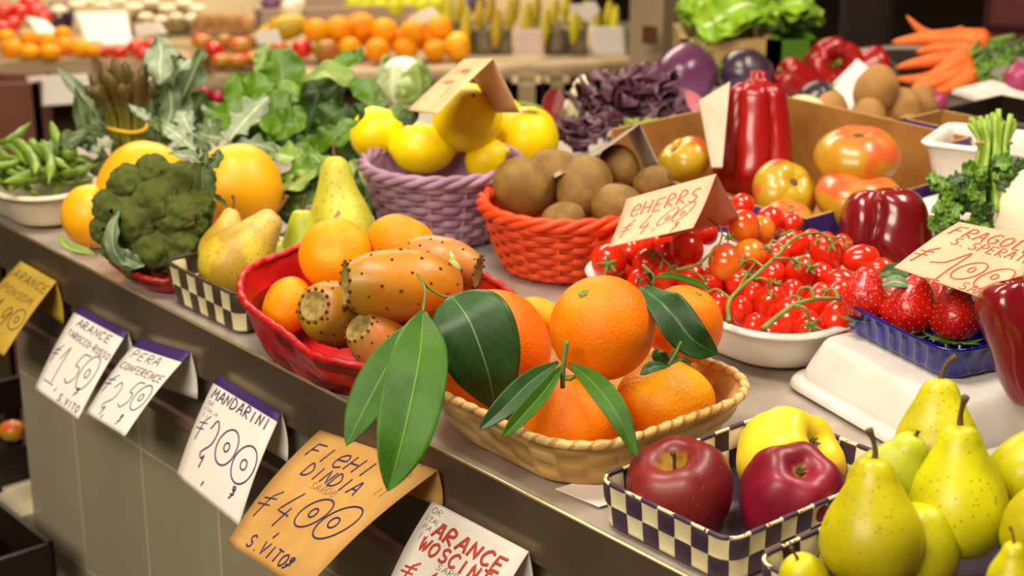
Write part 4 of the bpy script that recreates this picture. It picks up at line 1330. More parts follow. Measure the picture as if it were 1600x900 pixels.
# --- kiwis in the orange basket
fruit('kiwi', 'kiwi', (820, 292), .084, 47, 'kiwi at the edge of the orange basket next to the purple one', 'kiwi', (.7, -.35, -.5), .4, sq=(.95, .95, .98))
fruit('kiwi', 'kiwi', (866, 268), .092, 36, 'kiwi behind the first two at the back of the orange basket', 'kiwi', (-1, .1, 0), .4)
fruit('kiwi', 'kiwi', (913, 293), .090, 43, 'kiwi standing under the grey paper tent', 'kiwi', (.3, .8, -.3), .4)
fruit('kiwi', 'kiwi', (968, 262), .098, 31, 'kiwi leaning inside the grey paper tent', 'kiwi', (-.45, .85, .0), .4)
fruit('kiwi', 'kiwi', (964, 324), .078, 39, 'kiwi with its ringed end up behind the tomato price card', 'kiwi', (.15, .95, .1), .4, sq=(1.05, 1.05, .8))
fruit('kiwi', 'kiwi', (1020, 287), .086, 28, 'kiwi at the far rim of the orange basket', 'kiwi', (.7, .3, .6), .4)
fruit('kiwi', 'kiwi', (880, 345), .064, 30, 'kiwi sunk low behind the orange basket rim', 'kiwi', (1, .2, 0), .4)

# --- strawberries
fruit('strawberry', 'berry', (1352, 470), .079, 37, 'strawberry at the end of the punnet nearest the tomatoes', 'strawberry', (.06, 1, .1), .3)
fruit('strawberry', 'berry2', (1422, 488), .077, 43, 'middle strawberry, widest at its leafy base', 'strawberry', (.16, .95, .2), .3, sq=(1, 1, .95))
fruit('strawberry', 'berry', (1492, 500), .079, 39, 'pointed strawberry next to the big dark pepper', 'strawberry', (.05, 1, .25), 1.5)
fruit('strawberry', 'berry2', (1462, 474), .076, 28, 'strawberry hidden behind the middle two', 'strawberry', (.1, .8, -.3), 1.0)
fruit('strawberry', 'berry2', (1392, 470), .068, 26, 'strawberry in the second row of the punnet', 'strawberry', (-.1, .8, -.3), 2.0)

# --- peppers
fruit('bell_pepper', 'pepper_dark', (1616, 528), .12, 78, 'big dark red pepper tapering downwards beside the strawberries', 'pepper', (-.16, 1, .05), .9, t=1.36, sq=(1, 1, .96))
fruit('bell_pepper', 'pepper_lobed', (1385, 372), .054, 70, 'dark red bell pepper behind the tomatoes', 'pepper', (-.05, 1, .12), 2.6, sq=(1, 1, 1.0))
fruit('long_pepper', 'pepper_long', (1180, 218), .088, 59, 'tall wrinkled red pepper standing in the carton', 'pepper', (.03, 1, .12), .5)
# --- salad tomatoes
fruit('salad_tomato', 'bigtom', (1340, 246), .105, 68, 'largest ribbed tomato on top in the carton', 'tomato', (-.05, .9, .45), .3, sq=(1, 1, .95))
fruit('salad_tomato', 'bigtom', (1344, 312), .068, 72, 'ribbed pinkish tomato under the largest one', 'tomato', (.1, .9, .4), 1.2, sq=(1, 1, .9))
fruit('salad_tomato', 'bigtom2', (1226, 300), .068, 54, 'yellow green tomato at the foot of the tall pepper', 'tomato', (.3, .4, .7), .3)
fruit('salad_tomato', 'bigtom2', (1068, 252), .075, 46, 'yellow and red tomato behind the kiwi basket', 'tomato', (-.5, .6, .3), 2.3)
fruit('salad_tomato', 'bigtom', (1232, 345), .052, 42, 'pinkish tomato just behind the cherry tomatoes', 'tomato', (.1, .9, .4), 2.0)

tb_ = MB()
leaf_mb(tb_, pxpts([(704, 394, 1.515), (712, 420, 1.50), (706, 452, 1.512)]), .013, TOC + CR * .6, nl=14, nw=4, fold=-.3, lobes=2, depth_=.2, wave=.1)
torn = obj('torn_skin', tb_.mesh('torn_skin', mat('torn_skin', '#cfc58e', '#8f9a4a', 140, rough=.7)), big_pp)
torn.matrix_parent_inverse = Matrix.LocRotScale(big_pp.location, big_pp.rotation_quaternion, big_pp.scale).inverted()
solid(torn, .002)
ps = MB()
q = [W(868, 764, .0006), W(948, 740, .0006), W(1010, 770, .0006), W(936, 792, .0006)]
ps.quad_grid([[q[0], q[1]], [q[3], q[2]]])
tag(solid(obj('paper_sheet', shifted(ps, q[0]).mesh('paper_sheet', M_paper, False), None, q[0]), .0008), 'corner of a white paper sheet under the bamboo basket', 'paper')
# ================================================================ cherry tomatoes on their trusses
TL_ = [  # key, px, z, r, axis, label
 ('tomato_star', 952, 408, .058, 28, (-.1, -.15, 1), 'cherry tomato with an open green star facing out, beside the orange basket'),
 ('tomato', 1012, 412, .060, 24, (.3, .8, .3), 'cherry tomato under the lower edge of the tomato price card'),
 ('tomato', 1037, 434, .050, 22, (.3, .8, .3), 'cherry tomato just above the oranges, by a loose green stalk'),
 ('tomato', 1073, 391, .068, 27, (.2, .8, .2), 'cherry tomato under the corner of the tomato price card'),
 ('tomato_orange', 1135, 412, .068, 28, (.2, -1, .2), 'orange tinted cherry tomato in the middle of the tray'),
 ('tomato_orange', 1162, 354, .082, 26, (.2, -1, .2), 'orange red cherry tomato at the top of the heap'),
 ('tomato', 1160, 321, .086, 19, (.2, .8, .2), 'highest cherry tomato, next to the tall pepper'),
 ('tomato_star', 1131, 336, .080, 19, (.2, .5, .8), 'cherry tomato with a green star behind the price card corner'),
 ('tomato', 1203, 345, .076, 23, (.2, .8, .2), 'cherry tomato in front of the yellow green salad tomato'),
 ('tomato_star', 1237, 350, .072, 17, (0, 1, -.1), 'small cherry tomato with an upright stalk beside the violet board'),
 ('tomato_yellow', 1190, 360, .070, 22, (.2, -.8, .2), 'yellow cherry tomato between two red ones'),
 ('tomato', 1105, 365, .066, 18, (.2, .8, .2), 'cherry tomato half hidden behind the price card'),
 ('tomato_orange', 1172, 402, .060, 28, (-.2, .8, .2), 'brownish red cherry tomato below the orange ones'),
 ('tomato_plum', 1236, 388, .060, 24, (.8, .5, .1), 'plum tomato lying under the long truss'),
 ('tomato_star', 1252, 424, .062, 25, (.35, .2, .9), 'round tomato with its star under the truss tip'),
 ('tomato_plum', 1291, 397, .064, 26, (-.2, 1, .1), 'upright plum tomato below the truss tip'),
 ('tomato_plum', 1318, 388, .060, 17, (-.3, 1, .1), 'narrow plum tomato next to the dark pepper'),
 ('tomato_plum', 1345, 404, .062, 22, (1, .15, .2), 'plum tomato lying flat behind the strawberries'),
 ('tomato_plum', 1316, 440, .056, 20, (.9, -.3, .2), 'plum tomato lying beside the end strawberry'),
 ('tomato_plum', 1376, 420, .055, 18, (1, -.1, .2), 'plum tomato showing just behind the strawberry tops'),
 ('tomato_plum', 1124, 478, .046, 17, (0, 1, .1), 'plum tomato at the tray end beside the orange'),
 ('tomato_plum', 1160, 486, .044, 18, (-.1, 1, .1), 'plum tomato just behind the upright truss stalk'),
 ('tomato_plum', 1177, 462, .050, 16, (.1, 1, .1), 'plum tomato in the fork of the truss'),
 ('tomato_plumstar', 1204, 476, .050, 26, (.15, .9, .3), 'plum tomato with a green cap between the two trusses'),
 ('tomato_plum', 1238, 462, .052, 19, (.1, 1, .1), 'plum tomato behind the second truss'),
 ('tomato_plum', 1178, 512, .040, 18, (.3, .8, .1), 'tomato at the tray rim below the fork'),
 ('tomato_star', 1264, 514, .040, 25, (-.05, .25, 1), 'tomato hanging at the tray rim with its star turned out'),
 ('tomato_plum', 1306, 502, .044, 26, (.3, .8, .1), 'tomato at the tray corner next to the blue punnet'),
 ('tomato_plum', 1232, 500, .042, 26, (.1, .9, .1), 'tomato at the rim under the cut truss end'),
 ('tomato_plum', 1280, 470, .050, 22, (.3, .9, .1), 'tomato under the middle of the second truss'),
 ('tomato_plum', 1308, 465, .048, 22, (.5, .8, .1), 'tomato under the far end of the second truss'),
 ('tomato', 1208, 430, .056, 22, (.2, .8, .2), 'tomato deep behind the first truss'),
 ('tomato', 1080, 436, .050, 24, (.2, .8, .2), 'tomato in the shade behind the orange with the curled leaf'),
 ('tomato', 1108, 446, .048, 22, (.2, .8, .2), 'tomato in the gap beside the orange tinted one'),
 ('tomato', 1045, 400, .056, 22, (.2, .8, .2), 'tomato in the shade under the price card'),
 ('tomato', 1000, 442, .046, 22, (.2, .8, .2), 'tomato low behind the top orange'),
 ('tomato', 985, 392, .056, 20, (.2, .8, .2), 'tomato in the shade at the card corner by the orange basket'),
 ('tomato', 1155, 442, .052, 22, (.2, .8, .2), 'tomato showing between the truss branches'),
 ('tomato', 1282, 432, .054, 22, (.2, .8, .2), 'tomato sunk between the two plum tomatoes'),
 ('tomato', 962, 390, .046, 21, (.2, .8, .2), 'tomato in the tray end under the near corner of the price card'),
 ('tomato', 998, 383, .048, 21, (.2, .8, .2), 'tomato under the middle of the price card edge'),
 ('tomato', 1030, 374, .05, 21, (.2, .8, .2), 'tomato in deep shade below the price card writing'),
 ('tomato', 1062, 362, .052, 21, (.2, .8, .2), 'tomato behind the price card, in deep shade'),
 ('tomato', 1092, 350, .052, 21, (.2, .8, .2), 'tomato at the back rim behind the price card'),
 ('tomato', 940, 402, .042, 18, (.2, .8, .2), 'tomato against the orange basket at the tray end'),
 ('tomato', 1268, 376, .066, 18, (.2, .8, .2), 'tomato at the back under the truss'),
 ('tomato', 1215, 400, .062, 20, (.2, .8, .2), 'tomato behind the truss beside the yellow one'),
]
for key, u, v, z, r, ax, lb in TL_:
    fruit('cherry_tomato', key, (u, v), z, r, lb, 'tomato', ax, (u * .37) % 6, group='cherry tomatoes in the foam tray')

rt = random.Random(17)
for i in range(46):
    e_, d_ = rt.uniform(.03, .265), rt.uniform(.335, .495)
    p = C(e_, d_, rt.uniform(.022, .036))
    make('cherry_tomato', K['tomato' if i % 3 else 'tomato_plum'], p, aim(rt.uniform(-1, 1), rt.uniform(-.2, 1), rt.uniform(-.5, .5)), .0148, 'cherry tomato deep in the lower layer of the heap', 'tomato', 'cherry tomatoes in the foam tray')

def truss(label, main, branches, rad, capr=.009):
    """main: photo points with height; branches: lists of points ending at a calyx"""
    P = [W(u, v, z) for u, v, z in main]
    o = empty('tomato_truss', P[0], label, 'tomato vine')
    mb = MB()
    q = cr(P, 8 * len(P))
    mb.tube(q, [rad * (1.25 - .5 * i / len(q)) for i in range(len(q))], 9)
    obj('stalk', shifted(mb, P[0]).mesh('truss_stalk', M_vine), o)
    for i, br in enumerate(branches):
        B = [W(u, v, z) for u, v, z in br]
        b = MB()
        q = cr(B, 14)
        b.tube(q, [rad * (.75 - .2 * k / 14) for k in range(14)], 7)
        so = obj('side_stalk', shifted(b, P[0]).mesh('truss_side_stalk', M_vine), o)
        cb = MB()
        d = (B[-1] - B[-2]).normalized()
        calyx_mb(cb, B[-1], (-d).to_track_quat('Z', 'Y'), capr * (.8 + .4 * ((i * 37) % 10) / 10), 5, curl=-.5, seed=i, stem=.3)
        obj('calyx', shifted(cb, P[0]).mesh('truss_calyx', M_vine), so)
    return o
truss('forked tomato truss stalk arching over the tomatoes', [(1139, 503, .060), (1141, 468, .068), (1183, 428, .084), (1216, 398, .092), (1242, 372, .097), (1276, 364, .094), (1300, 372, .088)],
      [[(1141, 466, .068), (1120, 452, .07), (1104, 458, .066)], [(1150, 458, .072), (1160, 440, .078), (1168, 428, .08)], [(1178, 436, .08), (1196, 436, .084), (1202, 450, .074), (1204, 462, .068)],
       [(1194, 418, .088), (1176, 406, .09), (1160, 410, .084)], [(1208, 404, .092), (1230, 404, .092), (1246, 410, .084)], [(1226, 388, .095), (1208, 376, .098), (1200, 392, .09)],
       [(1242, 372, .097), (1238, 360, .102), (1226, 366, .098)], [(1270, 364, .094), (1278, 378, .086)], [(1288, 366, .092), (1300, 384, .080)], [(1300, 372, .088), (1318, 372, .082), (1324, 382, .076)]], .0017)
truss('short tomato truss stalk with a cut end above the tray rim', [(1192, 514, .060), (1216, 494, .066), (1240, 477, .072), (1262, 470, .074), (1290, 466, .072), (1322, 468, .066)],
      [[(1240, 477, .072), (1258, 482, .074), (1264, 500, .062), (1264, 510, .058)], [(1272, 468, .074), (1266, 450, .082), (1250, 452, .080), (1246, 466, .072)], [(1310, 466, .068), (1302, 452, .074), (1288, 456, .070)]], .0021)
truss('thin tomato truss stalk behind the loose orange leaf', [(1056, 422, .072), (1088, 414, .074), (1106, 400, .076), (1122, 384, .078), (1128, 366, .084), (1120, 350, .09)],
      [[(1076, 420, .073), (1090, 428, .07), (1102, 438, .066)], [(1106, 400, .076), (1118, 402, .076)], [(1120, 352, .09), (1106, 340, .094), (1100, 326, .092)], [(1128, 366, .084), (1140, 372, .084)]], .0013)
truss('small tomato stalk standing between two tomatoes', [(1032, 420, .066), (1036, 406, .072), (1034, 396, .078)], [[(1034, 400, .076), (1026, 394, .078), (1020, 398, .074)], [(1036, 406, .072), (1044, 412, .072), (1050, 420, .068)]], .0012)

# ================================================================ leaves and stalks on the citrus fruit
def leaf(name, label, pts, wpx, m, N=None, cat='leaf', group=None, stalk=None, **kw):
    P = pxpts(pts)
    o = None
    w = wpx * mpp(P[len(P) // 2])
    mb = MB()
    leaf_mb(mb, P, w, N or TOC, **kw)
    me = shifted(mb, P[0]).mesh(name + '_blade', m)
    o = empty(name, P[0], label, cat, group)
    solid(obj('blade', me, o), .0005)
    if stalk:
        sb = MB()
        S = pxpts(stalk)
        sb.tube(cr(S, 10), .0011, 7)
        obj('stalk', shifted(sb, P[0]).mesh(name + '_stalk', M_stem), o)
    return o
leaf('citrus_leaf', 'broad dark green leaf lying over the big orange', [(706, 462, 1.40), (735, 505, 1.375), (762, 580, 1.375), (774, 640, 1.395)], 134, M_leaf, fold=.06, nl=26, shape=.74,
     stalk=[(652, 428, 1.40), (668, 448, 1.40), (690, 462, 1.402), (706, 464, 1.40)], N=TOC + UZ * .4)
leaf('citrus_leaf', 'long light green leaf hanging over the counter edge', [(661, 487, 1.36), (655, 560, 1.30), (630, 680, 1.25), (606, 768, 1.235)], 100, M_leafl, fold=.22, nl=28, shape=.95,
     stalk=[(652, 428, 1.40), (664, 452, 1.39), (661, 487, 1.36)], N=TOC + CR * .1)
leaf('citrus_leaf', 'light green leaf hanging behind the longest one', [(650, 500, 1.385), (612, 560, 1.35), (574, 630, 1.32), (541, 697, 1.30)], 70, M_leafl, fold=.15, nl=24, N=TOC - CR * .3)
leaf('citrus_leaf', 'dark narrow leaf resting on the bamboo rim', [(872, 566, 1.335), (830, 596, 1.32), (785, 640, 1.30), (748, 672, 1.29)], 38, M_leaf, fold=.35, N=TOC + UZ * .5)
leaf('citrus_leaf', 'curled narrow leaf crossing in front of the stalked mandarin', [(880, 570, 1.325), (850, 612, 1.30), (812, 655, 1.28), (784, 684, 1.275)], 28, M_leafl, fold=.6, N=TOC + UZ * .5)
leaf('citrus_leaf', 'slim leaf hanging from the stalked mandarin over the rim', [(890, 568, 1.32), (928, 600, 1.285), (965, 650, 1.26), (996, 716, 1.25)], 42, M_leafl, fold=.35, N=TOC + CR * .3)
leaf('citrus_leaf', 'curled dark leaf between the top orange and the one behind', [(1000, 448, 1.375), (1040, 480, 1.345), (1082, 530, 1.335), (1122, 554, 1.34)], 62, M_leaf, fold=.3, N=TOC + UZ * .8 - CR * .2, twist=1.1, wave=.1)
leaf('citrus_leaf', 'thin leaf blade in front of the cherry tomatoes', [(1022, 434, 1.40), (1050, 432, 1.42), (1080, 440, 1.44), (1112, 452, 1.45)], 18, M_leafl, fold=.2, N=TOC + UZ)
def stalkthing(name, label, pts, r, cat='stalk', extra=()):
    P = pxpts(pts)
    o = empty(name, P[0], label, cat)
    mb = MB()
    mb.tube(cr(P, 14), r, 8)
    obj('twig', shifted(mb, P[0]).mesh(name, M_stem), o)
    for k, (e, w, N) in enumerate(extra):
        lb = MB()
        Q = pxpts(e)
        leaf_mb(lb, Q, w * mpp(Q[0]), N, nl=10, nw=3, fold=.3)
        solid(obj('leaflet', shifted(lb, P[0]).mesh(name + '_leaflet', M_leaf), o), .0004)
    return o
stalkthing('citrus_stalk', 'cut woody stalk rising from the mandarin at the basket front', [(879, 606, 1.322), (880, 575, 1.318), (886, 532, 1.316)], .0019)
stalkthing('citrus_stalk', 'green stalk with leaflets on the yellowish mandarin', [(1044, 572, 1.335), (1054, 556, 1.333), (1064, 534, 1.335)], .0015,
           extra=[([(1046, 568, 1.34), (1030, 556, 1.33), (1028, 544, 1.33)], 24, TOC), ([(1044, 572, 1.33), (1020, 574, 1.32), (1000, 586, 1.32)], 20, TOC + UZ), ([(1048, 570, 1.33), (1066, 562, 1.33), (1080, 572, 1.33)], 16, UZ), ([(1042, 566, 1.35), (1062, 546, 1.36), (1082, 548, 1.36)], 14, UZ)])
stalkthing('citrus_stalk', 'cut green stalk poking up behind the top orange', [(1018, 452, 1.40), (1020, 432, 1.40), (1004, 414, 1.405)], .0016,
           extra=[([(1018, 448, 1.40), (1004, 436, 1.39), (994, 446, 1.39)], 14, UZ), ([(1018, 440, 1.40), (1012, 426, 1.39), (1002, 430, 1.39)], 10, UZ)])

# ================================================================ price cards among the fruit
def px4(*a):
    return tuple(Wt(u, v, t) for u, v, t in a)
card('price_card', 'peach price card with red writing on the cherry tomatoes', px4((979, 311, 1.66), (1119, 272, 1.645), (1083, 356, 1.575), (951, 386, 1.59)), M_pinkc, back=(Wt(1160, 345, 1.70), Wt(1030, 372, 1.71)), bend=-.002,
     ent=[('eHERRS', .1, .42, .135, .24, .0014), ('€', .06, .85, .17, .36, .0011), ('4', .28, .82, .17, .34, .0011), (',', .46, .84, .1, .14, .0011), ('oval', .6, .62, .065, .17, .5, .001), ('oval', .6, .64, .02, .04, .3, .001), ('oval', .78, .6, .07, .18, .5, .001), ('oval', .77, .62, .02, .04, .3, .001), ('g', .72, .98, .1, .18, .001)], ink=M_redink)
card('price_card', 'peach price card with red writing leaning over the strawberries', px4((1498, 347, 1.50), (1652, 378, 1.47), (1562, 475, 1.385), (1397, 418, 1.42)), M_pinkc, bend=.002, back=(Wt(1690, 440, 1.52), Wt(1540, 420, 1.55)),
     ent=[('FRAGOLE', .06, .28, .125, .18, .0014), ('S.SPERATE', .17, .44, .09, .13, .0011), ('€', .0, .86, .17, .3, .0013), ('line', [(.2, .78), (.32, .72), (.44, .5), (.4, .8), (.38, 1.0)], .0012), ('oval', .56, .74, .09, .17, .5, .0012), ('oval', .57, .72, .025, .04, .3, .0011), ('oval', .8, .74, .1, .19, .5, .0012), ('oval', .79, .72, .025, .04, .3, .0011), ('line', [(.3, 1.0), (.42, .98)], .0011), (',', .4, 1.04, .1, .1, .0011)],
     extra=([('SAR', .6, .99, .08, .1, .0008)], M_redink), ink=M_redink)
card('price_card', 'folded kraft paper card sheltering the lemons', px4((724, 93, 1.93), (770, 92, 1.85), (683, 179, 1.80), (636, 172, 1.88)), M_kraftl, back=(Wt(812, 176, 1.88), Wt(770, 176, 1.96)), bend=.001,
     ent=[('LIMONI', .3, .3, .08, .1, .0008), ('SARDe', .2, .5, .08, .08, .0007), ('1', .6, .75, .1, .2, .0008)], ink=M_pencil)
card('price_card', 'grey folded card sheltering the kiwis', px4((978, 205, 1.92), (1000, 193, 1.83), (866, 278, 1.79), (862, 268, 1.88)), M_greyc, back=(Wt(1033, 264, 1.83), Wt(1008, 262, 1.92)), bend=.003)
card('price_card', 'plain white card leaning on the potatoes in the black crate', px4((1340, 92, 2.46), (1364, 112, 2.44), (1329, 176, 2.40), (1288, 144, 2.42)), M_paper)
# ================================================================ broccoli
def broccoli():
    t0, Rr = 1.815, .056
    c = Wt(240, 342, t0)
    o = empty('broccoli', c, 'dark green broccoli head in front of the melons', 'broccoli')
    meshes = []
    for sd in range(4):
        b = MB()
        rows = []
        for i in range(1, 30):
            th = PI * i / 30
            row = []
            for k in range(52):
                a = 2 * PI * k / 52
                p = Vector((math.sin(th) * math.cos(a), math.sin(th) * math.sin(a), math.cos(th)))
                d = noise.voronoi(p * 2.1 + Vector((sd * 5, 0, 0)))[0][0]
                d2 = noise.voronoi(p * 6.5 + Vector((sd * 3, 1, 0)))[0][0]
                row.append(p * (1.10 - .26 * d - .14 * d2 + .05 * noise.noise(p * 16)))
            rows.append(row)
        b.quad_grid(rows, wv=True)
        meshes.append(b.mesh('broccoli_floret', M_broc))
    spots = [(240, 272, 30), (203, 288, 32), (176, 324, 30), (284, 286, 32), (248, 316, 38), (212, 344, 38), (276, 338, 36), (192, 382, 32), (238, 390, 36), (278, 380, 34), (216, 410, 26), (306, 318, 28), (312, 280, 24), (168, 356, 26), (262, 404, 24), (300, 352, 24)]
    for i, (u, v, r) in enumerate(spots):
        dx, dy = (u - 240) * t0 / FPX, (v - 342) * t0 / FPX
        h = math.sqrt(max(.0, Rr * Rr * 1.9 - dx * dx - dy * dy)) - .028
        p = Wt(u, v, t0 - h)
        f = obj('floret', meshes[i % 4], o)
        f.location = p - c
        f.rotation_euler = (i * 1.3, i * 2.1, i * .7)
        s = r * t0 / FPX * 1.14
        f.scale = (s, s, s)
    sb = MB()
    sb.tube(cr([Wt(262, 350, 1.83), Wt(300, 372, 1.835), Wt(318, 388, 1.84)], 8), [.03, .026, .023, .02, .019, .018, .018, .017], 16)
    obj('stalk', shifted(sb, c).mesh('broccoli_stalk', M_brocs), o)
    for pts, w, m, N in ([[(186, 330, 1.745), (176, 362, 1.738), (182, 398, 1.74), (206, 424, 1.752)], 34, M_kale, TOC - CR * .4], [[(178, 385, 1.74), (200, 405, 1.742), (226, 416, 1.748)], 30, M_kale, TOC], [[(328, 362, 1.79), (318, 310, 1.775), (316, 270, 1.775), (322, 236, 1.785)], 44, M_kaled, TOC + CR * .5], [[(318, 260, 1.76), (300, 246, 1.75), (262, 240, 1.75)], 36, M_kale, UZ + TOC * .3], [[(322, 262, 1.77), (338, 250, 1.77), (342, 232, 1.775)], 26, M_kaled, TOC], [[(330, 300, 1.79), (345, 312, 1.79), (356, 322, 1.79)], 10, M_kaled, TOC]):
        lb = MB()
        P = pxpts(pts)
        leaf_mb(lb, P, w * mpp(P[0]), N, lobes=3, depth_=.3, wave=.15, seed=int(w), fold=.3)
        solid(obj('leaf', shifted(lb, c).mesh('broccoli_leaf', m), o), .0007)
broccoli()
leaf('brassica_leaf', 'pale green leaf curling under the small orange melon', [(92, 368, 1.87), (104, 386, 1.84), (128, 396, 1.82), (150, 400, 1.80)], 24, M_spinl, N=UZ, fold=.5)

# ================================================================ asparagus
def asparagus():
    base = W(206, 292, .0)
    o = empty('asparagus_bundle', base, 'upright bundle of asparagus tied with a yellow band', 'asparagus')
    rr = random.Random(5)
    tmax = depth(base)
    for k in range(26):
        a = k * 2.39996
        q = math.sqrt((k + .5) / 26)
        bx, by = .019 * q * math.cos(a), .019 * q * math.sin(a)
        f = 2.35 + rr.uniform(-.2, .2)
        hgt = .162 - .02 * q + rr.uniform(-.02, .006)
        pts = [(bx, by, .002), (bx * 1.0, by * 1.0, .07), (bx * 1.45 - .001, by * 1.4, .11), (bx * f - .004, by * f, hgt)]
        b = MB()
        P = cr(pts, 22)
        rad = []
        for i in range(22):
            t = i / 21
            r = .0042 if t < .5 else .0042 + .0036 * math.sin(PI * min(1, (t - .5) / .8))
            if t > .84:
                r *= math.sqrt(max(.03, 1 - ((t - .84) / .16) ** 2))
            rad.append(r * (1 + (.10 * (1 if i % 2 else -1) if t > .6 else 0)))
        b.tube(P, rad, 9)
        sp = obj('spear', b.mesh('asparagus_spear', M_aspar), o)
    b = MB()
    pts = []
    for i in range(40):
        a = 2 * PI * i / 40
        pts.append(Vector(((.0235) * math.cos(a), .0235 * math.sin(a), .076 + .002 * math.sin(2 * a))))
    b.tube(pts, .0024, 8, closed=True)
    obj('band', b.mesh('asparagus_band', M_band), o)
asparagus()

# ================================================================ green beans
rb = random.Random(21)
bl = [((22, 205), (118, 282), .075), ((55, 205), (100, 285), .08), ((78, 208), (128, 268), .075), ((0, 290), (150, 262), .062), ((30, 280), (150, 250), .066), ((0, 238), (70, 262), .07), ((0, 215), (40, 250), .078), ((10, 255), (70, 280), .065),
      ((0, 265), (60, 240), .07), ((60, 225), (135, 262), .068), ((90, 250), (140, 270), .06), ((0, 230), (30, 205), .075), ((25, 210), (72, 275), .082), ((-20, 250), (45, 285), .066), ((15, 285), (100, 268), .06), ((-30, 225), (35, 235), .075), ((40, 262), (120, 262), .064), ((70, 240), (110, 290), .062), ((-25, 280), (45, 262), .06), ((100, 235), (150, 255), .05)]
for k in range(26):
    u, v = rb.uniform(-20, 122), rb.uniform(246, 290)
    a = rb.uniform(-.9, .9)
    bl.append(((u - 40 * math.cos(a), v - 25 * math.sin(a)), (u + 40 * math.cos(a), v + 25 * math.sin(a)), rb.uniform(.045, .055)))
for k, (p, q, z) in enumerate(bl):
    A, B = W(p[0], p[1], z), W(q[0], q[1], z - .008)
    d = B - A
    L_ = d.length
    if L_ > .14:
        A, B = A.lerp(B, .5) - d.normalized() * .07, A.lerp(B, .5) + d.normalized() * .07
        L_ = .14
    g = make('green_bean', K['bean%d' % (k % 3)], A.lerp(B, .5), d.to_track_quat('Z', 'Y') @ Quaternion((0, 0, 1), k * .8), L_ / 2, 'slim green bean in the heap on the oval cream tray', 'bean', 'green beans in the oval tray')

# ================================================================ leafy bunches
def bunch(name, label, cat, leaves, mats, N=None, lobes=0, group=None, stalkm=None, **kw):
    P0 = Wt(*leaves[0][0][0])
    o = empty(name, P0, label, cat, group)
    for i, L_ in enumerate(leaves):
        pts, w = L_[0], L_[1]
        m = mats[L_[2] if len(L_) > 2 else i % len(mats)]
        NN = L_[3] if len(L_) > 3 else (N or (TOC + UZ * .5))
        P = pxpts(pts)
        lb = MB()
        leaf_mb(lb, P, w * mpp(P[0]), NN, lobes=lobes, seed=i + len(label), **kw)
        solid(obj('leaf', shifted(lb, P0).mesh(name + '_leaf', m), o), .0006)
    return o
KM = [M_kale, M_kaled, M_kalep]
T1, T2 = 2.12, 2.22
bunch('kale_bunch', 'grey green brassica leaves standing behind the asparagus', 'leafy greens',
      [([(262, 200, T1), (282, 160, T1 + .02), (304, 110, T1 + .03), (318, 76, T1 + .03)], 62, 0, TOC - CR * .5), ([(252, 132, T1 - .03), (250, 105, T1 - .03), (252, 80, T1), (246, 56, T1)], 58, 2), ([(262, 200, T2), (270, 150, T2), (278, 110, T2), (272, 78, T2)], 60, 1),
       ([(250, 240, T2), (248, 190, T2), (258, 140, T2)], 70, 1), ([(280, 230, T2), (300, 180, T2), (322, 140, T2)], 60, 1), ([(255, 215, T1), (268, 170, T1), (262, 128, T1)], 46, 0), ([(270, 118, T1), (284, 104, T1 - .02), (300, 92, T1)], 26, 2), ([(240, 225, T2), (236, 175, T2), (240, 120, T2)], 60, 1)], KM, lobes=3, depth_=.32, wave=.3, fold=.2)
bunch('kale_bunch', 'grey green leaf sprays leaning over the bean tray', 'leafy greens',
      [([(165, 205, T1 + .05), (138, 185, T1 + .05), (126, 145, T1 + .05), (88, 106, T1 + .05)], 34, 0), ([(170, 250, T1), (140, 220, T1), (128, 180, T1), (118, 135, T1)], 34, 1), ([(165, 205, T2), (150, 175, T2), (140, 150, T2)], 40, 1), ([(70, 262, 2.03), (100, 236, 2.05), (130, 226, 2.07), (160, 232, 2.08)], 60, 1, UZ + TOC * .4), ([(150, 300, 2.04), (168, 268, 2.05), (176, 240, 2.06)], 60, 1, TOC + UZ * .3), ([(85, 238, 2.02), (110, 218, 2.03), (150, 208, 2.06), (176, 212, 2.08)], 46, 1, UZ + TOC * .4), ([(140, 240, 2.03), (160, 230, 2.04), (178, 222, 2.06)], 30, 2, UZ)], KM, lobes=3, depth_=.25, wave=.3, fold=.25)
bunch('kale_bunch', 'pale jagged brassica leaves drooping over the melons', 'leafy greens',
      [([(200, 163, 2.0), (224, 180, 1.985), (240, 192, 1.98)], 20, 2, UZ + TOC), ([(236, 182, 1.975), (243, 194, 1.965), (248, 206, 1.96)], 26, 1), ([(250, 192, 1.98), (272, 206, 1.965), (290, 222, 1.95), (306, 236, 1.945)], 40, 2, UZ + TOC), ([(330, 234, 1.96), (308, 228, 1.955), (288, 236, 1.95), (268, 232, 1.95)], 46, 1, UZ + TOC), ([(356, 222, 2.0), (376, 196, 2.02), (400, 170, 2.04), (420, 150, 2.05)], 58, 2), ([(340, 216, 2.02), (330, 200, 2.03), (326, 186, 2.04)], 46, 0),
       ([(352, 216, 2.0), (330, 214, 2.0), (306, 206, 2.01)], 40, 0), ([(300, 210, 2.03), (290, 190, 2.04), (284, 174, 2.06)], 40, 2), ([(360, 232, 1.98), (398, 226, 1.99), (436, 236, 2.0)], 36, 0)], KM, lobes=4, depth_=.42, wave=.3, fold=.2)
SM = [M_spin, M_spind, M_spinl]
T3 = 2.2
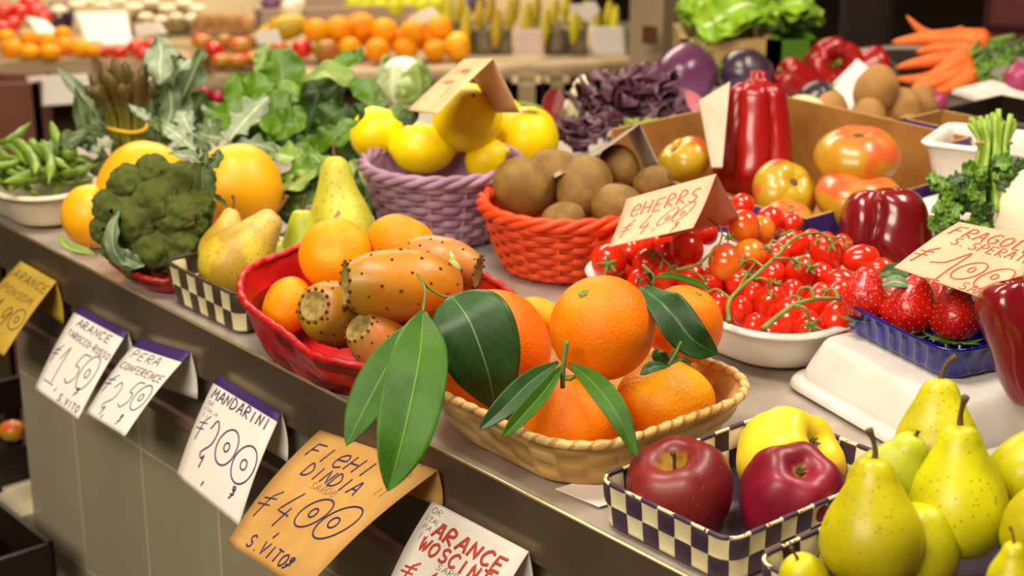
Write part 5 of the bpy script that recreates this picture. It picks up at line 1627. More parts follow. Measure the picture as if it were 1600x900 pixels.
bunch('chard_bunch', 'bright green leaves piled behind the yellow melon', 'leafy greens',
      [([(428, 165, T3), (440, 130, T3), (438, 100, T3), (424, 76, T3)], 76, 0), ([(424, 190, T3), (400, 170, T3), (378, 140, T3), (366, 112, T3)], 78, 0), ([(424, 180, T3 - .03), (390, 176, T3 - .03), (350, 180, T3 - .03), (316, 162, T3)], 66, 0), ([(474, 128, T3 - .02), (510, 112, T3 - .03), (548, 126, T3 - .03), (572, 128, T3 - .02)], 44, 2, UZ + TOC * .6), ([(520, 106, T3), (536, 96, T3), (556, 88, T3), (566, 74, T3)], 30, 0),
       ([(545, 128, T3 - .04), (566, 140, T3 - .04), (588, 156, T3 - .04), (604, 172, T3)], 46, 0, UZ + TOC), ([(406, 188, T3 - .06), (432, 180, T3 - .07), (456, 184, T3 - .07), (478, 178, T3 - .06)], 84, 0), ([(420, 206, T3 - .06), (444, 196, T3 - .08), (470, 196, T3 - .08)], 60, 0), ([(398, 112, T3 + .04), (408, 100, T3 + .04), (412, 84, T3 + .04), (414, 66, T3 + .04)], 30, 2), ([(438, 160, T3 - .05), (450, 150, T3 - .05), (466, 158, T3 - .05)], 50, 2), ([(380, 150, T3 - .04), (400, 136, T3 - .05), (432, 132, T3 - .05)], 50, 0)], SM, wave=.14, fold=.22, shape=.85)
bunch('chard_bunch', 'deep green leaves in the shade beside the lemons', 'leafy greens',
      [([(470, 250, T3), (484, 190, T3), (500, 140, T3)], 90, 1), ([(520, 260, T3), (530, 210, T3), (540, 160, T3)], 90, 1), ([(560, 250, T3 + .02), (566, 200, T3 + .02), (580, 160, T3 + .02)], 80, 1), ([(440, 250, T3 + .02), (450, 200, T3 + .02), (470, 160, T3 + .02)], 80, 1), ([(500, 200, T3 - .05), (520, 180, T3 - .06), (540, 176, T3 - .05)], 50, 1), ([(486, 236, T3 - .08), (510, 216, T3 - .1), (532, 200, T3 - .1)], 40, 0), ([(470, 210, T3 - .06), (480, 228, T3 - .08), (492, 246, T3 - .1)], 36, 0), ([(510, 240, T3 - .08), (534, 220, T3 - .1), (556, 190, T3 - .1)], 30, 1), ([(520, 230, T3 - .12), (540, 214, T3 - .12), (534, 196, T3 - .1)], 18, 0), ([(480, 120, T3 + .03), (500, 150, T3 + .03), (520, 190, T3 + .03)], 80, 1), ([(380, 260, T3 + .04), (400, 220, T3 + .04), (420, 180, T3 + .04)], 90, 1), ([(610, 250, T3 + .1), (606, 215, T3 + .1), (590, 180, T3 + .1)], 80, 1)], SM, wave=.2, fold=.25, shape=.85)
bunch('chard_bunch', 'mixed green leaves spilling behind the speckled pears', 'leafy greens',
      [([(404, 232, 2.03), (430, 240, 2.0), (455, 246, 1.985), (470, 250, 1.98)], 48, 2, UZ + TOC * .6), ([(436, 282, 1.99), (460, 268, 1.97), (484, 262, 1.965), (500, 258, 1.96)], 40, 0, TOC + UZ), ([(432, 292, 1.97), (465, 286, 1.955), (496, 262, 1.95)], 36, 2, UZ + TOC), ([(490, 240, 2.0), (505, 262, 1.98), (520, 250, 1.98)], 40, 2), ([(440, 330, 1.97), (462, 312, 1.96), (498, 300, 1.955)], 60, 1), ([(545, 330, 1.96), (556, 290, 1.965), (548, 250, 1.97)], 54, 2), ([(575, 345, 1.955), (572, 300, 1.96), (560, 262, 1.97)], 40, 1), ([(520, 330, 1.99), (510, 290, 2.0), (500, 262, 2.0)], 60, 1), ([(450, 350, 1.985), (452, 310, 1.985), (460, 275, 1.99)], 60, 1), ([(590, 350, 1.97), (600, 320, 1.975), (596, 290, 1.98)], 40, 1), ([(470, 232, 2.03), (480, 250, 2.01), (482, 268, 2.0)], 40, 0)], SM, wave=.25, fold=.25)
bunch('leafy_sprig', 'small green sprig with a thin stem growing from the edge lemon', 'leaf', [([(560, 190, 1.90), (540, 196, 1.89), (524, 214, 1.885)], 22, 0), ([(560, 190, 1.90), (566, 176, 1.895), (556, 160, 1.895)], 10, 1), ([(626, 172, 1.90), (638, 182, 1.89), (645, 196, 1.885)], 34, 1), ([(612, 172, 1.95), (626, 178, 1.95), (640, 180, 1.95)], 26, 0)], SM)

# ================================================================ cabbage head
def wrapped_head(name, label, cat, px, t, r, mats, n=11, seed=0, open_=0.2):
    c = Wt(px[0], px[1], t)
    rr = random.Random(seed)
    s = r * t / FPX
    o = empty(name, c - UZ * s, label, cat)
    b = MB()
    b.sphere((0, 0, s), s * .86, 28, 18)
    obj('heart', b.mesh(name + '_heart', mats[0]), o)
    for k in range(n):
        a = k * 2.39996 + rr.uniform(-.2, .2)
        pts = []
        q = .9 + .12 * (k / n)
        for e in (-1.45, -.8, -.1, .5, 1.0 - open_ * (k % 3)):
            op = q + (open_ * .5 * max(0, e) * (k / n))
            pts.append(Vector((math.cos(a) * math.cos(e) * s * op, math.sin(a) * math.cos(e) * s * op, s + math.sin(e) * s * op)))
        lb = MB()
        leaf_mb(lb, pts, s * 1.5, Vector((math.cos(a), math.sin(a), .3)), fold=-.45, wave=.15, seed=k, nl=16, nw=5, shape=.8)
        solid(obj('leaf', lb.mesh(name + '_leaf', mats[k % len(mats)]), o), .0008)
    return o
wrapped_head('cabbage', 'pale green cabbage head behind the lemons', 'cabbage', (630, 128), 2.60, 46, [M_cabb, M_cabb, M_spinl, M_cabb], seed=3)

# ================================================================ red lettuce, cauliflower, aubergines behind the kiwis
def frilly(name, label, cat, px, t, r, mats, n=22, seed=0, flat=.8):
    rr = random.Random(seed)
    c = Wt(px[0], px[1], t)
    s = r * t / FPX
    o = empty(name, c, label, cat)
    for k in range(n):
        a = k * 2.39996
        el = .15 + 1.25 * (k / n)
        d = Vector((math.cos(a) * math.cos(el), math.sin(a) * math.cos(el), math.sin(el) * flat))
        L_ = s * rr.uniform(.8, 1.0)
        pts = [Vector((0, 0, -s * .35)) + d * L_ * .1, d * L_ * .55, d * L_ * .95 + UZ * s * .06, d * L_ * 1.12 - UZ * s * rr.uniform(0, .3)]
        for mi, (f0, f1, w) in enumerate(((0, 1, .62),)):
            lb = MB()
            leaf_mb(lb, pts, s * 1.05, Vector((-d.x * .6, -d.y * .6, 1)), fan=True, fold=.2, wave=.34, wf=3.5, seed=k + seed, nl=26, nw=8)
            # the lower part of each leaf is green, the frill dark
            w = 2 * 8 + 1 - 1
            for fi in range(len(lb.f)):
                i, j = fi // w, fi % w
                lb.mi[fi] = 1 if i < 13 and abs(j - 7.5) < 7 else 0
            solid(obj('leaf', lb.mesh(name + '_leaf', mats), o), .0006)
    return o
frilly('red_lettuce', 'frilly dark red lettuce behind the kiwi basket', 'lettuce', (985, 186), 2.22, 84, [M_lettp, M_lettg], 26, 4)
frilly('red_lettuce', 'dark red lettuce lying against the lemon basket', 'lettuce', (905, 222), 2.12, 46, [M_lettp, M_lettp], 16, 9)
frilly('green_lettuce', 'olive green lettuce leaves between the red lettuce and the grey folded card', 'lettuce', (1010, 232), 2.13, 50, [M_lettg, M_lettg], 16, 14)
def cauli(px, t, r, label):
    c = Wt(px[0], px[1], t)
    s = r * t / FPX
    o = empty('cauliflower', c, label, 'cauliflower')
    b = MB()
    rows = []
    for i in range(1, 26):
        th = PI * i / 26
        rows.append([Vector((math.sin(th) * math.cos(a), math.sin(th) * math.sin(a), math.cos(th))) * s * (1.08 - .25 * noise.voronoi(Vector((math.sin(th) * math.cos(a), math.sin(th) * math.sin(a), math.cos(th))) * 2.6)[0][0]) for a in [2 * PI * k / 40 for k in range(40)]])
    b.quad_grid(rows, wv=True)
    obj('curd', b.mesh('cauliflower_curd', M_cauli), o)
    for k in range(5):
        a = k * 1.26
        lb = MB()
        leaf_mb(lb, [Vector((math.cos(a) * s * .5, math.sin(a) * s * .5, -s * .9)), Vector((math.cos(a) * s * 1.05, math.sin(a) * s * 1.05, -s * .3)), Vector((math.cos(a) * s * 1.15, math.sin(a) * s * 1.15, s * .1))], s * .9, Vector((math.cos(a), math.sin(a), 0)), fold=-.2, seed=k)
        solid(obj('leaf', lb.mesh('cauliflower_leaf', M_spinl), o), .0008)
cauli((922, 146), 2.34, 30, 'cauliflower behind the dark red lettuce')
cauli((886, 178), 2.24, 24, 'smaller cauliflower beside the lemon heap')
fruit('aubergine', 'aubergine', (1068, 122), 0, 50, 'round violet aubergine above the red lettuce', 'aubergine', (.35, .5, -.3), .3, t=2.55, sq=(1, 1, 1.05))
fruit('aubergine', 'aubergine_dark', (1166, 116), 0, 40, 'dark violet aubergine behind the tall red pepper', 'aubergine', (-1, .2, .2), .3, t=2.58)
fruit('aubergine', 'aubergine_dark', (1274, 158), 0, 30, 'small dark aubergine between the red peppers and the melon', 'aubergine', (.6, .5, .4), .3, t=2.42)
fruit('bell_pepper', 'pepper_ring', (1302, 104), 0, 44, 'red bell pepper showing its green stalk hollow', 'pepper', (.15, .05, 1), .3, t=2.65)
fruit('bell_pepper', 'pepper', (1352, 112), 0, 34, 'red bell pepper behind the white card', 'pepper', (1, .3, .1), .3, t=2.65)
fruit('bell_pepper', 'pepper', (1246, 128), 0, 30, 'red bell pepper between two dark aubergines', 'pepper', (-.9, .5, .3), .3, t=2.58)
fruit('bell_pepper', 'pepper', (1272, 108), 0, 26, 'red bell pepper in front of the green crate', 'pepper', (.1, 1, .3), .3, t=2.7)
fruit('pale_melon', 'pale_melon', (1256, 188), 0, 42, 'pale green melon behind the carton wall', 'melon', (.2, 1, 0), t=2.3)
leaf('red_leaf', 'dark red leaf tip behind the lemon heap', [(868, 190, 2.2), (862, 172, 2.2), (868, 150, 2.2), (872, 138, 2.2)], 34, M_redwd)
leaf('green_sprig', 'green leaf tip behind the two tall lemons', [(806, 160, 2.0), (822, 163, 2.0), (850, 168, 2.0)], 18, M_spin, N=UZ)
leaf('pink_leaf', 'pink leaf between the aubergine and the carton corner', [(1108, 178, 2.1), (1090, 165, 2.1), (1072, 140, 2.12)], 26, mat('pink_leaf', '#b0606a', '#9a4854', 20, rough=.4), N=TOC)

# ================================================================ cartons, crates and trays on the far side
def carton(label, e0, e1, d0, d1, z0, hi, lowz, name='carton'):
    o = empty(name, C((e0 + e1) / 2, (d0 + d1) / 2, z0), label, 'box')
    b = MB()
    b.box(C(e0, d0, z0), EV * (e1 - e0), NV * (d1 - d0), UZ * .003)
    obj('base', shifted(b, o.location).mesh('carton_base', M_carton, False), o)
    th = .004
    def wall(nm, A, B, inn, prof_):
        """a board from A to B with a height for each fraction of its length; inside card, outside printed, top edge raw"""
        b = MB()
        n = len(prof_)
        pts = [A.lerp(B, f) for f, _ in prof_]
        for i in range(n - 1):
            (f0, h0), (f1, h1) = prof_[i], prof_[i + 1]
            a0, a1 = pts[i], pts[i + 1]
            if (a1 - a0).length < 1e-6:
                continue
            base = len(b.v)
            for p, h in ((a0, h0), (a1, h1)):
                for off in (Vector((0, 0, 0)), inn * th):
                    b.v.append(tuple(p + off))
                    b.v.append(tuple(p + off + UZ * h))
            # 0 out-low,1 out-high,2 in-low,3 in-high, then the same for the other end
            for fc, m in (((0, 4, 5, 1), 1), ((2, 3, 7, 6), 0), ((1, 5, 7, 3), 2), ((0, 1, 3, 2), 2), ((4, 6, 7, 5), 2)):
                b.f.append(tuple(base + x for x in fc))
                b.mi.append(m)
        obj(nm, shifted(b, o.location).mesh('carton_wall', [M_carton, M_violet, M_cartone], False), o)
    z = z0
    mid = [(0, hi), (.10, hi), (.13, lowz), (.87, lowz), (.90, hi), (1, hi)]
    wall('wall', C(e0, d0, z), C(e0, d1, z), EV, [(0, lowz), (.82, lowz), (.86, hi), (1, hi)] if lowz < hi else [(0, hi), (1, hi)])
    wall('wall', C(e1, d0, z), C(e1, d1, z), -EV, [(0, hi), (1, hi)])
    wall('wall', C(e0, d0, z), C(e1, d0, z), NV, [(0, lowz), (1, lowz)])
    wall('wall', C(e0, d1, z), C(e1, d1, z), -NV, [(0, hi), (1, hi)])
    return o
carton('corrugated carton with violet outside holding the salad tomatoes', .188, .478, .552, .835, .0, .108, .066)
b = MB()
c0 = C(.335, .70, .004); b.box(c0, EV * .1, NV * .1, UZ * .03)
# white lining board standing at the corner behind the tall pepper
A_, B_, C_, D_ = Wt(1092, 158, 1.955), Wt(1140, 128, 1.98), Wt(1128, 262, 1.93), Wt(1112, 262, 1.935)
b = MB(); b.quad_grid([[A_, B_], [D_, C_]])
tag(solid(obj('lining_board', shifted(b, A_).mesh('lining_board', M_cartonw, False), None, A_), .003), 'pale folded board standing behind the tall red pepper', 'board')

def open_crate(name, label, c, a, b_, h, m, ang=0, cat='crate', slots=3, th=.006):
    o = frame(empty(name, c, label, cat), ang)
    bb = MB(); bb.box(Vector((-a, -b_, 0)), Vector((2 * a, 0, 0)), Vector((0, 2 * b_, 0)), Vector((0, 0, .006)))
    obj('base', bb.mesh(name + '_base', m, False), o)
    for (p, d, n) in ((Vector((-a, -b_, 0)), Vector((2 * a, 0, 0)), Vector((0, th, 0))), (Vector((-a, b_ - th, 0)), Vector((2 * a, 0, 0)), Vector((0, th, 0))), (Vector((-a, -b_, 0)), Vector((0, 2 * b_, 0)), Vector((th, 0, 0))), (Vector((a - th, -b_, 0)), Vector((0, 2 * b_, 0)), Vector((th, 0, 0)))):
        w = MB()
        w.box(p + UZ * (h * .68), d, n, UZ * (h * .32))
        if slots:
            w.box(p, d, n, UZ * (h * .25))
            for k in range(slots + 1):
                f = k / slots
                w.box(p + d * (f * .92), d * .08, n, UZ * (h * .7))
        else:
            w.box(p, d, n, UZ * (h * .7))
        obj('side', w.mesh(name + '_side', m, False), o)
    return o
open_crate('plastic_crate', 'black plastic crate with potatoes behind the cartons', C(.235, .977, .0), .102, .13, .092, M_black, ang=0)
carton('small torn carton standing in the black crate', .212, .30, .856, .93, .012, .094, .094)
b = MB(); b.box(C(.352, .86, 0), EV * .16, NV * .25, UZ * .02)
tag(obj('cardboard_box', shifted(b, C(.43, .98, 0)).mesh('cardboard_box', M_carton, False), None, C(.43, .98, 0)), 'flat carton under the heap of potatoes', 'box')
for i, (u, v, t, r, lb) in enumerate([(1368, 140, 2.36, 36, 'potato standing on top of the potatoes by the white card'), (1356, 186, 2.28, 30, 'round potato under the top one'), (1300, 172, 2.30, 27, 'potato below the white card'), (1412, 170, 2.38, 30, 'potato beside the carrots'), (1440, 160, 2.44, 26, 'potato under the carrot tips'), (1425, 208, 2.3, 28, 'potato seen through the slot of the black crate'), (1385, 210, 2.3, 26, 'potato behind the carton edge')]):
    fruit('potato', 'potato', (u, v), 0, r, lb, 'potato', (.4 - .2 * i, 1, .3), i, t=t, group='potatoes in the black crate')
# white foam tray with parsley
wt_c = C(.0835, .838, .06)
FO = [(1, .004), (.03, .004), (.018, .006), (.012, .02), (.004, .05), (.0015, .054), (-.001, .055), (-.003, .053)]
tray('foam_tray', 'white foam tray under the tied parsley', wt_c, .13, .05, .012, cround(FO, 26), M_styro, th=.007, ang=20)
b = MB(); b.box(C(.075, .69, 0), EV * .10, NV * .15, UZ * .058)
tag(obj('foam_block', shifted(b, C(0, .7, 0)).mesh('foam_block', M_styro, False), None, C(0, .7, 0)), 'white foam box beneath the parsley tray, behind the dark bell pepper', 'box')
def parsley():
    P0 = Wt(1552, 330, 1.74)
    o = empty('parsley_bunch', P0, 'tied parsley bunch with its cut stalks pointing up', 'parsley')
    rr = random.Random(3)
    for k in range(30):
        x = rr.uniform(-30, 30)
        dt = rr.uniform(-.03, .03)
        pts = [Wt(1551 + x * 1.25, 178 + rr.uniform(-10, 16) + abs(x) * .35, 1.78 + dt), Wt(1553 + x * .75, 224, 1.765 + dt * .7), Wt(1550 + x * 1.0, 270, 1.755 + dt), Wt(1550 + x * 1.7 + rr.uniform(-10, 10), 330, 1.73 + dt)]
        b = MB()
        b.tube(cr(pts, 12), [.0032] * 3 + [.0028] * 5 + [.002] * 4, 7)
        obj('stalk', shifted(b, P0).mesh('parsley_stalk', mat('parsley_stalk', '#8fae3a', '#7a9a2c', 60, rough=.45)), o)
    b = MB()
    ctr_ = Wt(1553, 224, 1.765)
    b.tube([ctr_ + CR * .018 * math.cos(a) + CF * .016 * math.sin(a) for a in [2 * PI * k / 24 for k in range(24)]], .0014, 6, closed=True)
    obj('tie', shifted(b, P0).mesh('parsley_tie', mat('straw_tie', '#c7a04a', rough=.7)), o)
    for k in range(64):
        u = rr.uniform(1462, 1610)
        v = rr.uniform(262, 378) - (0 if u < 1500 else 8)
        if u < 1496 and v < 290 and k % 3:
            v += 40
        t = 1.73 + rr.uniform(-.03, .03)
        p = Wt(u, v, t)
        a = rr.uniform(0, 6.28)
        for j in range(3):
            a2 = a + (j - 1) * .9
            L_ = .016 * rr.uniform(.8, 1.3)
            d = CR * math.cos(a2) + CU * math.sin(a2) * .8 - CF * rr.uniform(-.2, .4)
            lb = MB()
            leaf_mb(lb, [p, p + d * L_ * .5, p + d * L_], L_ * 1.1, TOC + UZ * rr.uniform(0, 1) + CR * rr.uniform(-.6, .6), lobes=2, depth_=.5, wave=.3, fold=.2, nl=9, nw=3, seed=k * 3 + j)
            if j == 0:
                acc = lb
            else:
                off = len(acc.v)
                acc.v += lb.v
                acc.f += [tuple(x + off for x in f) for f in lb.f]
                acc.mi += lb.mi
                acc.uv.update({kk + off: vv for kk, vv in lb.uv.items()})
        solid(obj('leaf', shifted(acc, P0).mesh('parsley_leaf', (M_spin, M_spind, M_spin)[k % 3]), o), .0004)
parsley()
fruit('white_radish', 'white_root', (1662, 362), 0, 108, 'large smooth white root beside the parsley', 'radish', (.75, -.6, .1), .3, t=1.72, sq=(1, 1, .8))
leaf('bay_leaf', 'dark leaf between the strawberries and the price card', [(1374, 428, 1.50), (1394, 424, 1.49), (1420, 432, 1.48)], 34, M_leaf, N=TOC + UZ)
leaf('bay_leaf', 'pale dark veined leaf just above the middle strawberry', [(1378, 446, 1.475), (1400, 440, 1.47), (1424, 448, 1.47)], 24, M_kale, N=TOC + UZ)

# carrots
b = MB(); ca = W(1402, 143, .0); b.box(Vector((0, 0, 0)), CR * .14, Vector((0, .13, 0)), UZ * .04)
tag(obj('cardboard_box', b.mesh('carrot_box', M_black, False), None, ca), 'low dark box under the carrot bundle', 'box')
for i, (a, b_, r, t0, t1, key, lb) in enumerate([((1416, 24), (1506, 52), 14, 2.62, 2.62, 'carrot_bent', 'bent carrot at the top of the bundle'), ((1392, 66), (1546, 66), 20, 2.6, 2.56, 'carrot', 'longest carrot pointing away from its leaves'), ((1430, 82), (1522, 80), 16, 2.58, 2.56, 'carrot', 'carrot just under the longest one'), ((1398, 106), (1512, 92), 15, 2.56, 2.54, 'carrot', 'thin tipped carrot in the middle of the bundle'), ((1420, 142), (1512, 88), 17, 2.50, 2.53, 'carrot', 'stout carrot slanting down to the potatoes'), ((1432, 138), (1516, 104), 16, 2.48, 2.52, 'carrot', 'carrot slanting beside the stout one'), ((1452, 146), (1522, 116), 15, 2.46, 2.50, 'carrot', 'lowest carrot of the bundle'), ((1398, 122), (1470, 118), 12, 2.54, 2.54, 'carrot', 'carrot tip at the potato heap')]):
    A, B = Wt(a[0], a[1], t0), Wt(b_[0], b_[1], t1)
    d = B - A
    s = d.length / 2
    rr_ = r * 2.55 / FPX / (.155)
    make('carrot', K[key], A.lerp(B, .5), d.to_track_quat('Z', 'Y') @ Quaternion((0, 0, 1), (0 if key == 'carrot' else -1.9) + i * (.7 if key == 'carrot' else 0)), (rr_, rr_, s), lb + ' at the back of the stall', 'carrot', 'carrots behind the potatoes')
rr = random.Random(9)
lv = []
for k in range(34):
    u, v = rr.uniform(1525, 1620), rr.uniform(62, 150)
    a = rr.uniform(-.6, .8)
    t = rr.uniform(2.44, 2.56)
    lv.append(([(u - 16, v + 6, t), (u, v - 4 * a, t - .01), (u + 22, v - 14 * a, t)], rr.uniform(14, 26), rr.randrange(2)))
bunch('carrot_greens', 'feathery green carrot tops at the back corner', 'leafy greens', lv, [M_spin, M_spind], lobes=4, depth_=.55, wave=.3)
fruit('red_onion', 'onion', (1592, 122), 0, 24, 'red onion beside the carrot tops', 'onion', (-.2, 1, .2), t=2.42)
fruit('red_onion', 'onion', (1465, 158), 0, 16, 'red onion peeping out under the carrots', 'onion', (-.2, 1, .2), t=2.44)
b = MB()
q = px4((1488, 143, 2.36), (1548, 128, 2.42), (1640, 152, 2.42), (1640, 200, 2.28))
b.quad_grid([[q[0], q[1]], [Wt(1590, 175, 2.3), q[2]]])
tag(solid(obj('foam_sheet', shifted(b, q[0]).mesh('foam_sheet', M_styro, False), None, q[0]), .006), 'white foam sheet lying under the carrot tops', 'sheet')

# crate of lettuce, green and red crates at the far end
def plainbox(name, label, cat, A, B, dep, h, m, lid=False):
    """an open crate: front from A to B (base points), going back by dep, walls of height h"""
    o = empty(name, A, label, cat)
    x = B - A
    th = .012
    y = Vector((-x.y, x.x, 0)).normalized() * dep
    for nm, p, d, n in (('front', A, x, y.normalized() * th), ('back', A + y - y.normalized() * th, x, y.normalized() * th), ('side', A, y, x.normalized() * th), ('side', B - x.normalized() * th, y, x.normalized() * th)):
        b = MB(); b.box(p - A, d, n, UZ * h)
        obj(nm, b.mesh(name + '_' + nm, m, False), o)
    b = MB(); b.box(Vector((0, 0, 0)), x, y, UZ * .01)
    obj('base', b.mesh(name + '_base', m, False), o)
    return o
la, lb_ = Wt(1062, 134, 2.70), Wt(1206, 134, 2.70)
la.z = lb_.z = ZC
plainbox('cardboard_crate', 'tan crate of green lettuce at the back of the stall', 'crate', la, lb_, .16, .072, mat('tan_card', '#b0935a', '#a58850', 14, rough=.7))
ga, gb = Wt(1207, 134, 2.70), Wt(1274, 134, 2.70)
ga.z = gb.z = ZC
plainbox('plastic_crate', 'bright green plastic crate beside the tan lettuce crate', 'crate', ga, gb, .16, .07, M_greenc)
rr = random.Random(31)
def lettucehead(label, px, t, r, n, seed, tipdir):
    rr = random.Random(seed)
    o = empty('green_lettuce', Wt(px[0], px[1], t), label, 'lettuce')
    for k in range(n):
        f = k / n
        a = rr.uniform(-.7, .7)
        base = Wt(px[0] + tipdir * r * .9 + rr.uniform(-8, 8), px[1] + rr.uniform(-4, 10), t + rr.uniform(-.02, .02))
        tip = Wt(px[0] - tipdir * r * rr.uniform(.5, 1.1), px[1] - r * .5 * a - rr.uniform(0, 14), t + rr.uniform(-.05, .06))
        mid = base.lerp(tip, .5) + UZ * (r * .35 * t / FPX * rr.uniform(.2, 1.0)) + CF * rr.uniform(-.03, .02)
        lb = MB()
        leaf_mb(lb, [base, mid, tip], r * 1.0 * t / FPX, TOC + UZ * rr.uniform(0, 1.2), fan=True, fold=.25, wave=.3, wf=3.5, seed=k, shape=1.3, base=.2)
        solid(obj('leaf', shifted(lb, o.location).mesh('lettuce_leaf', M_lettb), o), .0008)
lettucehead('bright green lettuce lying in the tan crate with its heart outward', (1150, 26), 2.72, 66, 18, 2, 1)
lettucehead('bright green lettuce on top at the end of the tan crate', (1195, -8), 2.76, 62, 18, 5, .8)
lettucehead('light lettuce above the green crate', (1244, 26), 2.76, 46, 14, 8, .8)
lettucehead('dark lettuce at the post side of the tan crate', (1090, 14), 2.76, 56, 18, 11, -.4)
b = MB()
pa = Wt(1345, 105, 3.3)
P = [Vector((0, 0, -1.0)), Vector((0, 0, -.3)), Vector((.005, 0, .1)), Vector((.0, 0, .5)), Vector((-.01, 0, .9))]
b.tube(cr(P, 14), [.055] * 5 + [.05] * 5 + [.042] * 4, 18)
tag(obj('hall_post', b.mesh('hall_post', M_dark), None, pa), 'dark round post standing behind the red peppers', 'post')
ra, rb_ = Wt(1536, 40, 3.1), Wt(1680, 50, 3.05)
ra.z = rb_.z = ZC - .35
for k in range(2):
    plainbox('plastic_crate', ('lower' if k == 0 else 'upper') + ' dark red crate stacked beyond the carrot tops', 'crate', ra + UZ * (.36 * k), rb_ + UZ * (.36 * k), .3, .355, M_redcr)
# crates under the counter's far end
open_crate('plastic_crate', 'black crate under the end of the counter holding a tomato', Wt(20, 690, 2.2) + EV * .105 + NV * .06 - UZ * .155, .115, .10, .15, M_black)
open_crate('plastic_crate', 'low black crate on the floor side of the tiled front', Wt(84, 848, 1.98) + EV * .135 - NV * .10 - UZ * .15, .135, .10, .15, M_black)
fruit('salad_tomato', 'bigtom', (20, 672), 0, 22, 'orange red tomato in the black crate under the counter', 'tomato', (0, 1, .2), t=2.2)
b = MB(); b.box(Wt(42, 838, 2.13) + EV * .012, EV * .20, NV * .11, UZ * .022)
tag(obj('wooden_board', shifted(b, Wt(42, 838, 2.13)).mesh('wooden_board', M_wood, False), None, Wt(42, 838, 2.13)), 'pale wooden board lying on the low black crate', 'board')
# ================================================================ the stall across the aisle
ZF = -.16
A0, B0 = W(-160, 140, ZF), W(1010, 96, ZF)
fx = (B0 - A0)
fxl = fx.length
FX = fx.normalized()
FY = Vector((-FX.y, FX.x, 0))
st = empty('far_stall', A0.lerp(B0, .5) - UZ * (A0.z), 'long market stall across the aisle with a cream edge', 'stall')
def spart(nm, mb, m, smooth=False):
    return obj(nm, shifted(mb, st.location).mesh('far_stall_' + nm, m, smooth), st)
b = MB(); b.box(A0 - UZ * .03, fx, FY * 1.5, UZ * .03); spart('worktop', b, mat('far_worktop', '#b3a07c', '#a5916c', 6, rough=.5))
b = MB()
q = [A0 - UZ * .012 + FX * (fxl * k / 20) for k in range(21)]
b.tube(q, .021, 14); spart('edge_rail', b, M_rail, True)
b = MB(); b.box(A0 - UZ * (A0.z) + FY * .06, fx, FY * 1.3, UZ * (A0.z - .03)); spart('front', b, M_stallf)

def far(name, key, u, v, r, label, cat, group, z=None, ax=(0, 1, .2), t=None, sq=None):
    rr_ = R.random() * 6
    p = W(u, v, z if z is not None else ZF + .05) if t is None else Wt(u, v, t)
    s = r * mpp(p)
    return make(name, K[key], p, aim(*ax, rr_), s if not sq else (s * sq[0], s * sq[1], s * sq[2]), label, cat, group)
def row(name, key, lst, lab, cat, group, z, ax=(0, 1, .2), sq=None):
    lst = sorted(lst)
    for i, (u, v, r) in enumerate(lst):
        far(name, key, u, v, r, lab % ordinal(i) if '%s' in lab else lab, cat, group, z=z, ax=ax, sq=sq)
row('orange', 'far_orange', [(545, 74, 18), (590, 78, 20), (635, 77, 19), (680, 79, 18)], 'orange in the lower row of the far stall heap, %s from the tomatoes', 'orange', 'oranges on the far stall', ZF + .032)
row('orange', 'far_orange', [(494, 48, 20), (530, 46, 22), (564, 42, 24), (600, 48, 21), (645, 50, 21), (686, 44, 21)], 'orange in the upper row of the far stall heap, %s from the mango', 'orange', 'oranges on the far stall', ZF + .066)
row('orange', 'far_orange', [(515, 62, 18), (620, 64, 18), (664, 64, 18), (575, 58, 18)], 'orange between the two rows of the far heap, %s from the mango', 'orange', 'oranges on the far stall', ZF + .04)
far('lemon', 'far_lemon', 715, 73, 21, 'yellow citrus fruit at the end of the far orange heap', 'lemon', None, z=ZF + .032)
far('mango', 'mango', 450, 42, 26, 'green and yellow mango beside the far oranges', 'mango', None, z=ZF + .07, ax=(1, .2, 0))
far('mango', 'mango', 420, 52, 18, 'yellow mango touching the green and yellow one', 'mango', None, z=ZF + .05, ax=(1, .5, 0))
far('tomato', 'far_tomato', 472, 76, 17, 'red tomato in front of the far mango', 'tomato', None, z=ZF + .03)
far('tomato', 'far_tomato_green', 510, 79, 22, 'olive green tomato before the far oranges', 'tomato', None, z=ZF + .03)
far('tomato', 'far_tomato_mix', 436, 76, 15, 'orange tomato between the red one and the mixed tray', 'tomato', None, z=ZF + .03)
mx = [(316, 66, 17, 'far_tomato_mix'), (345, 96, 16, 'far_tomato_mix'), (350, 66, 16, 'far_tomato_green'), (375, 72, 18, 'far_tomato_mix'), (320, 90, 15, 'far_tomato_green'), (372, 96, 15, 'far_tomato_mix'), (398, 64, 15, 'far_tomato_green'), (395, 92, 14, 'far_tomato_mix'), (335, 78, 15, 'far_tomato')]
for i, (u, v, r, k) in enumerate(sorted(mx)):
    far('tomato', k, u, v, r, 'tomato in the mixed far tray behind the grey green leaves, %s along' % ordinal(i), 'tomato', 'mixed tomatoes on the far stall', z=ZF + .04 + (.02 if v < 80 else 0))
for i, (u, v, r) in enumerate(sorted([(405, 95, 11), (320, 146, 10), (340, 152, 10), (366, 143, 9), (322, 180, 9), (380, 150, 9), (310, 165, 9)])):
    far('radish', 'far_radish', u, v, r, 'red radish behind the green leaves, %s along' % ordinal(i), 'radish', 'radishes behind the greens', t=2.5)
row('mandarin', 'far_mandarin', [(18, 76, 18), (47, 62, 17), (46, 82, 16), (78, 82, 17), (102, 72, 18), (128, 76, 17), (72, 64, 16), (10, 58, 15), (98, 54, 15), (146, 80, 12)], 'mandarin in the far crate at the hall side, %s along', 'mandarin', 'mandarins on the far stall', ZF + .06)
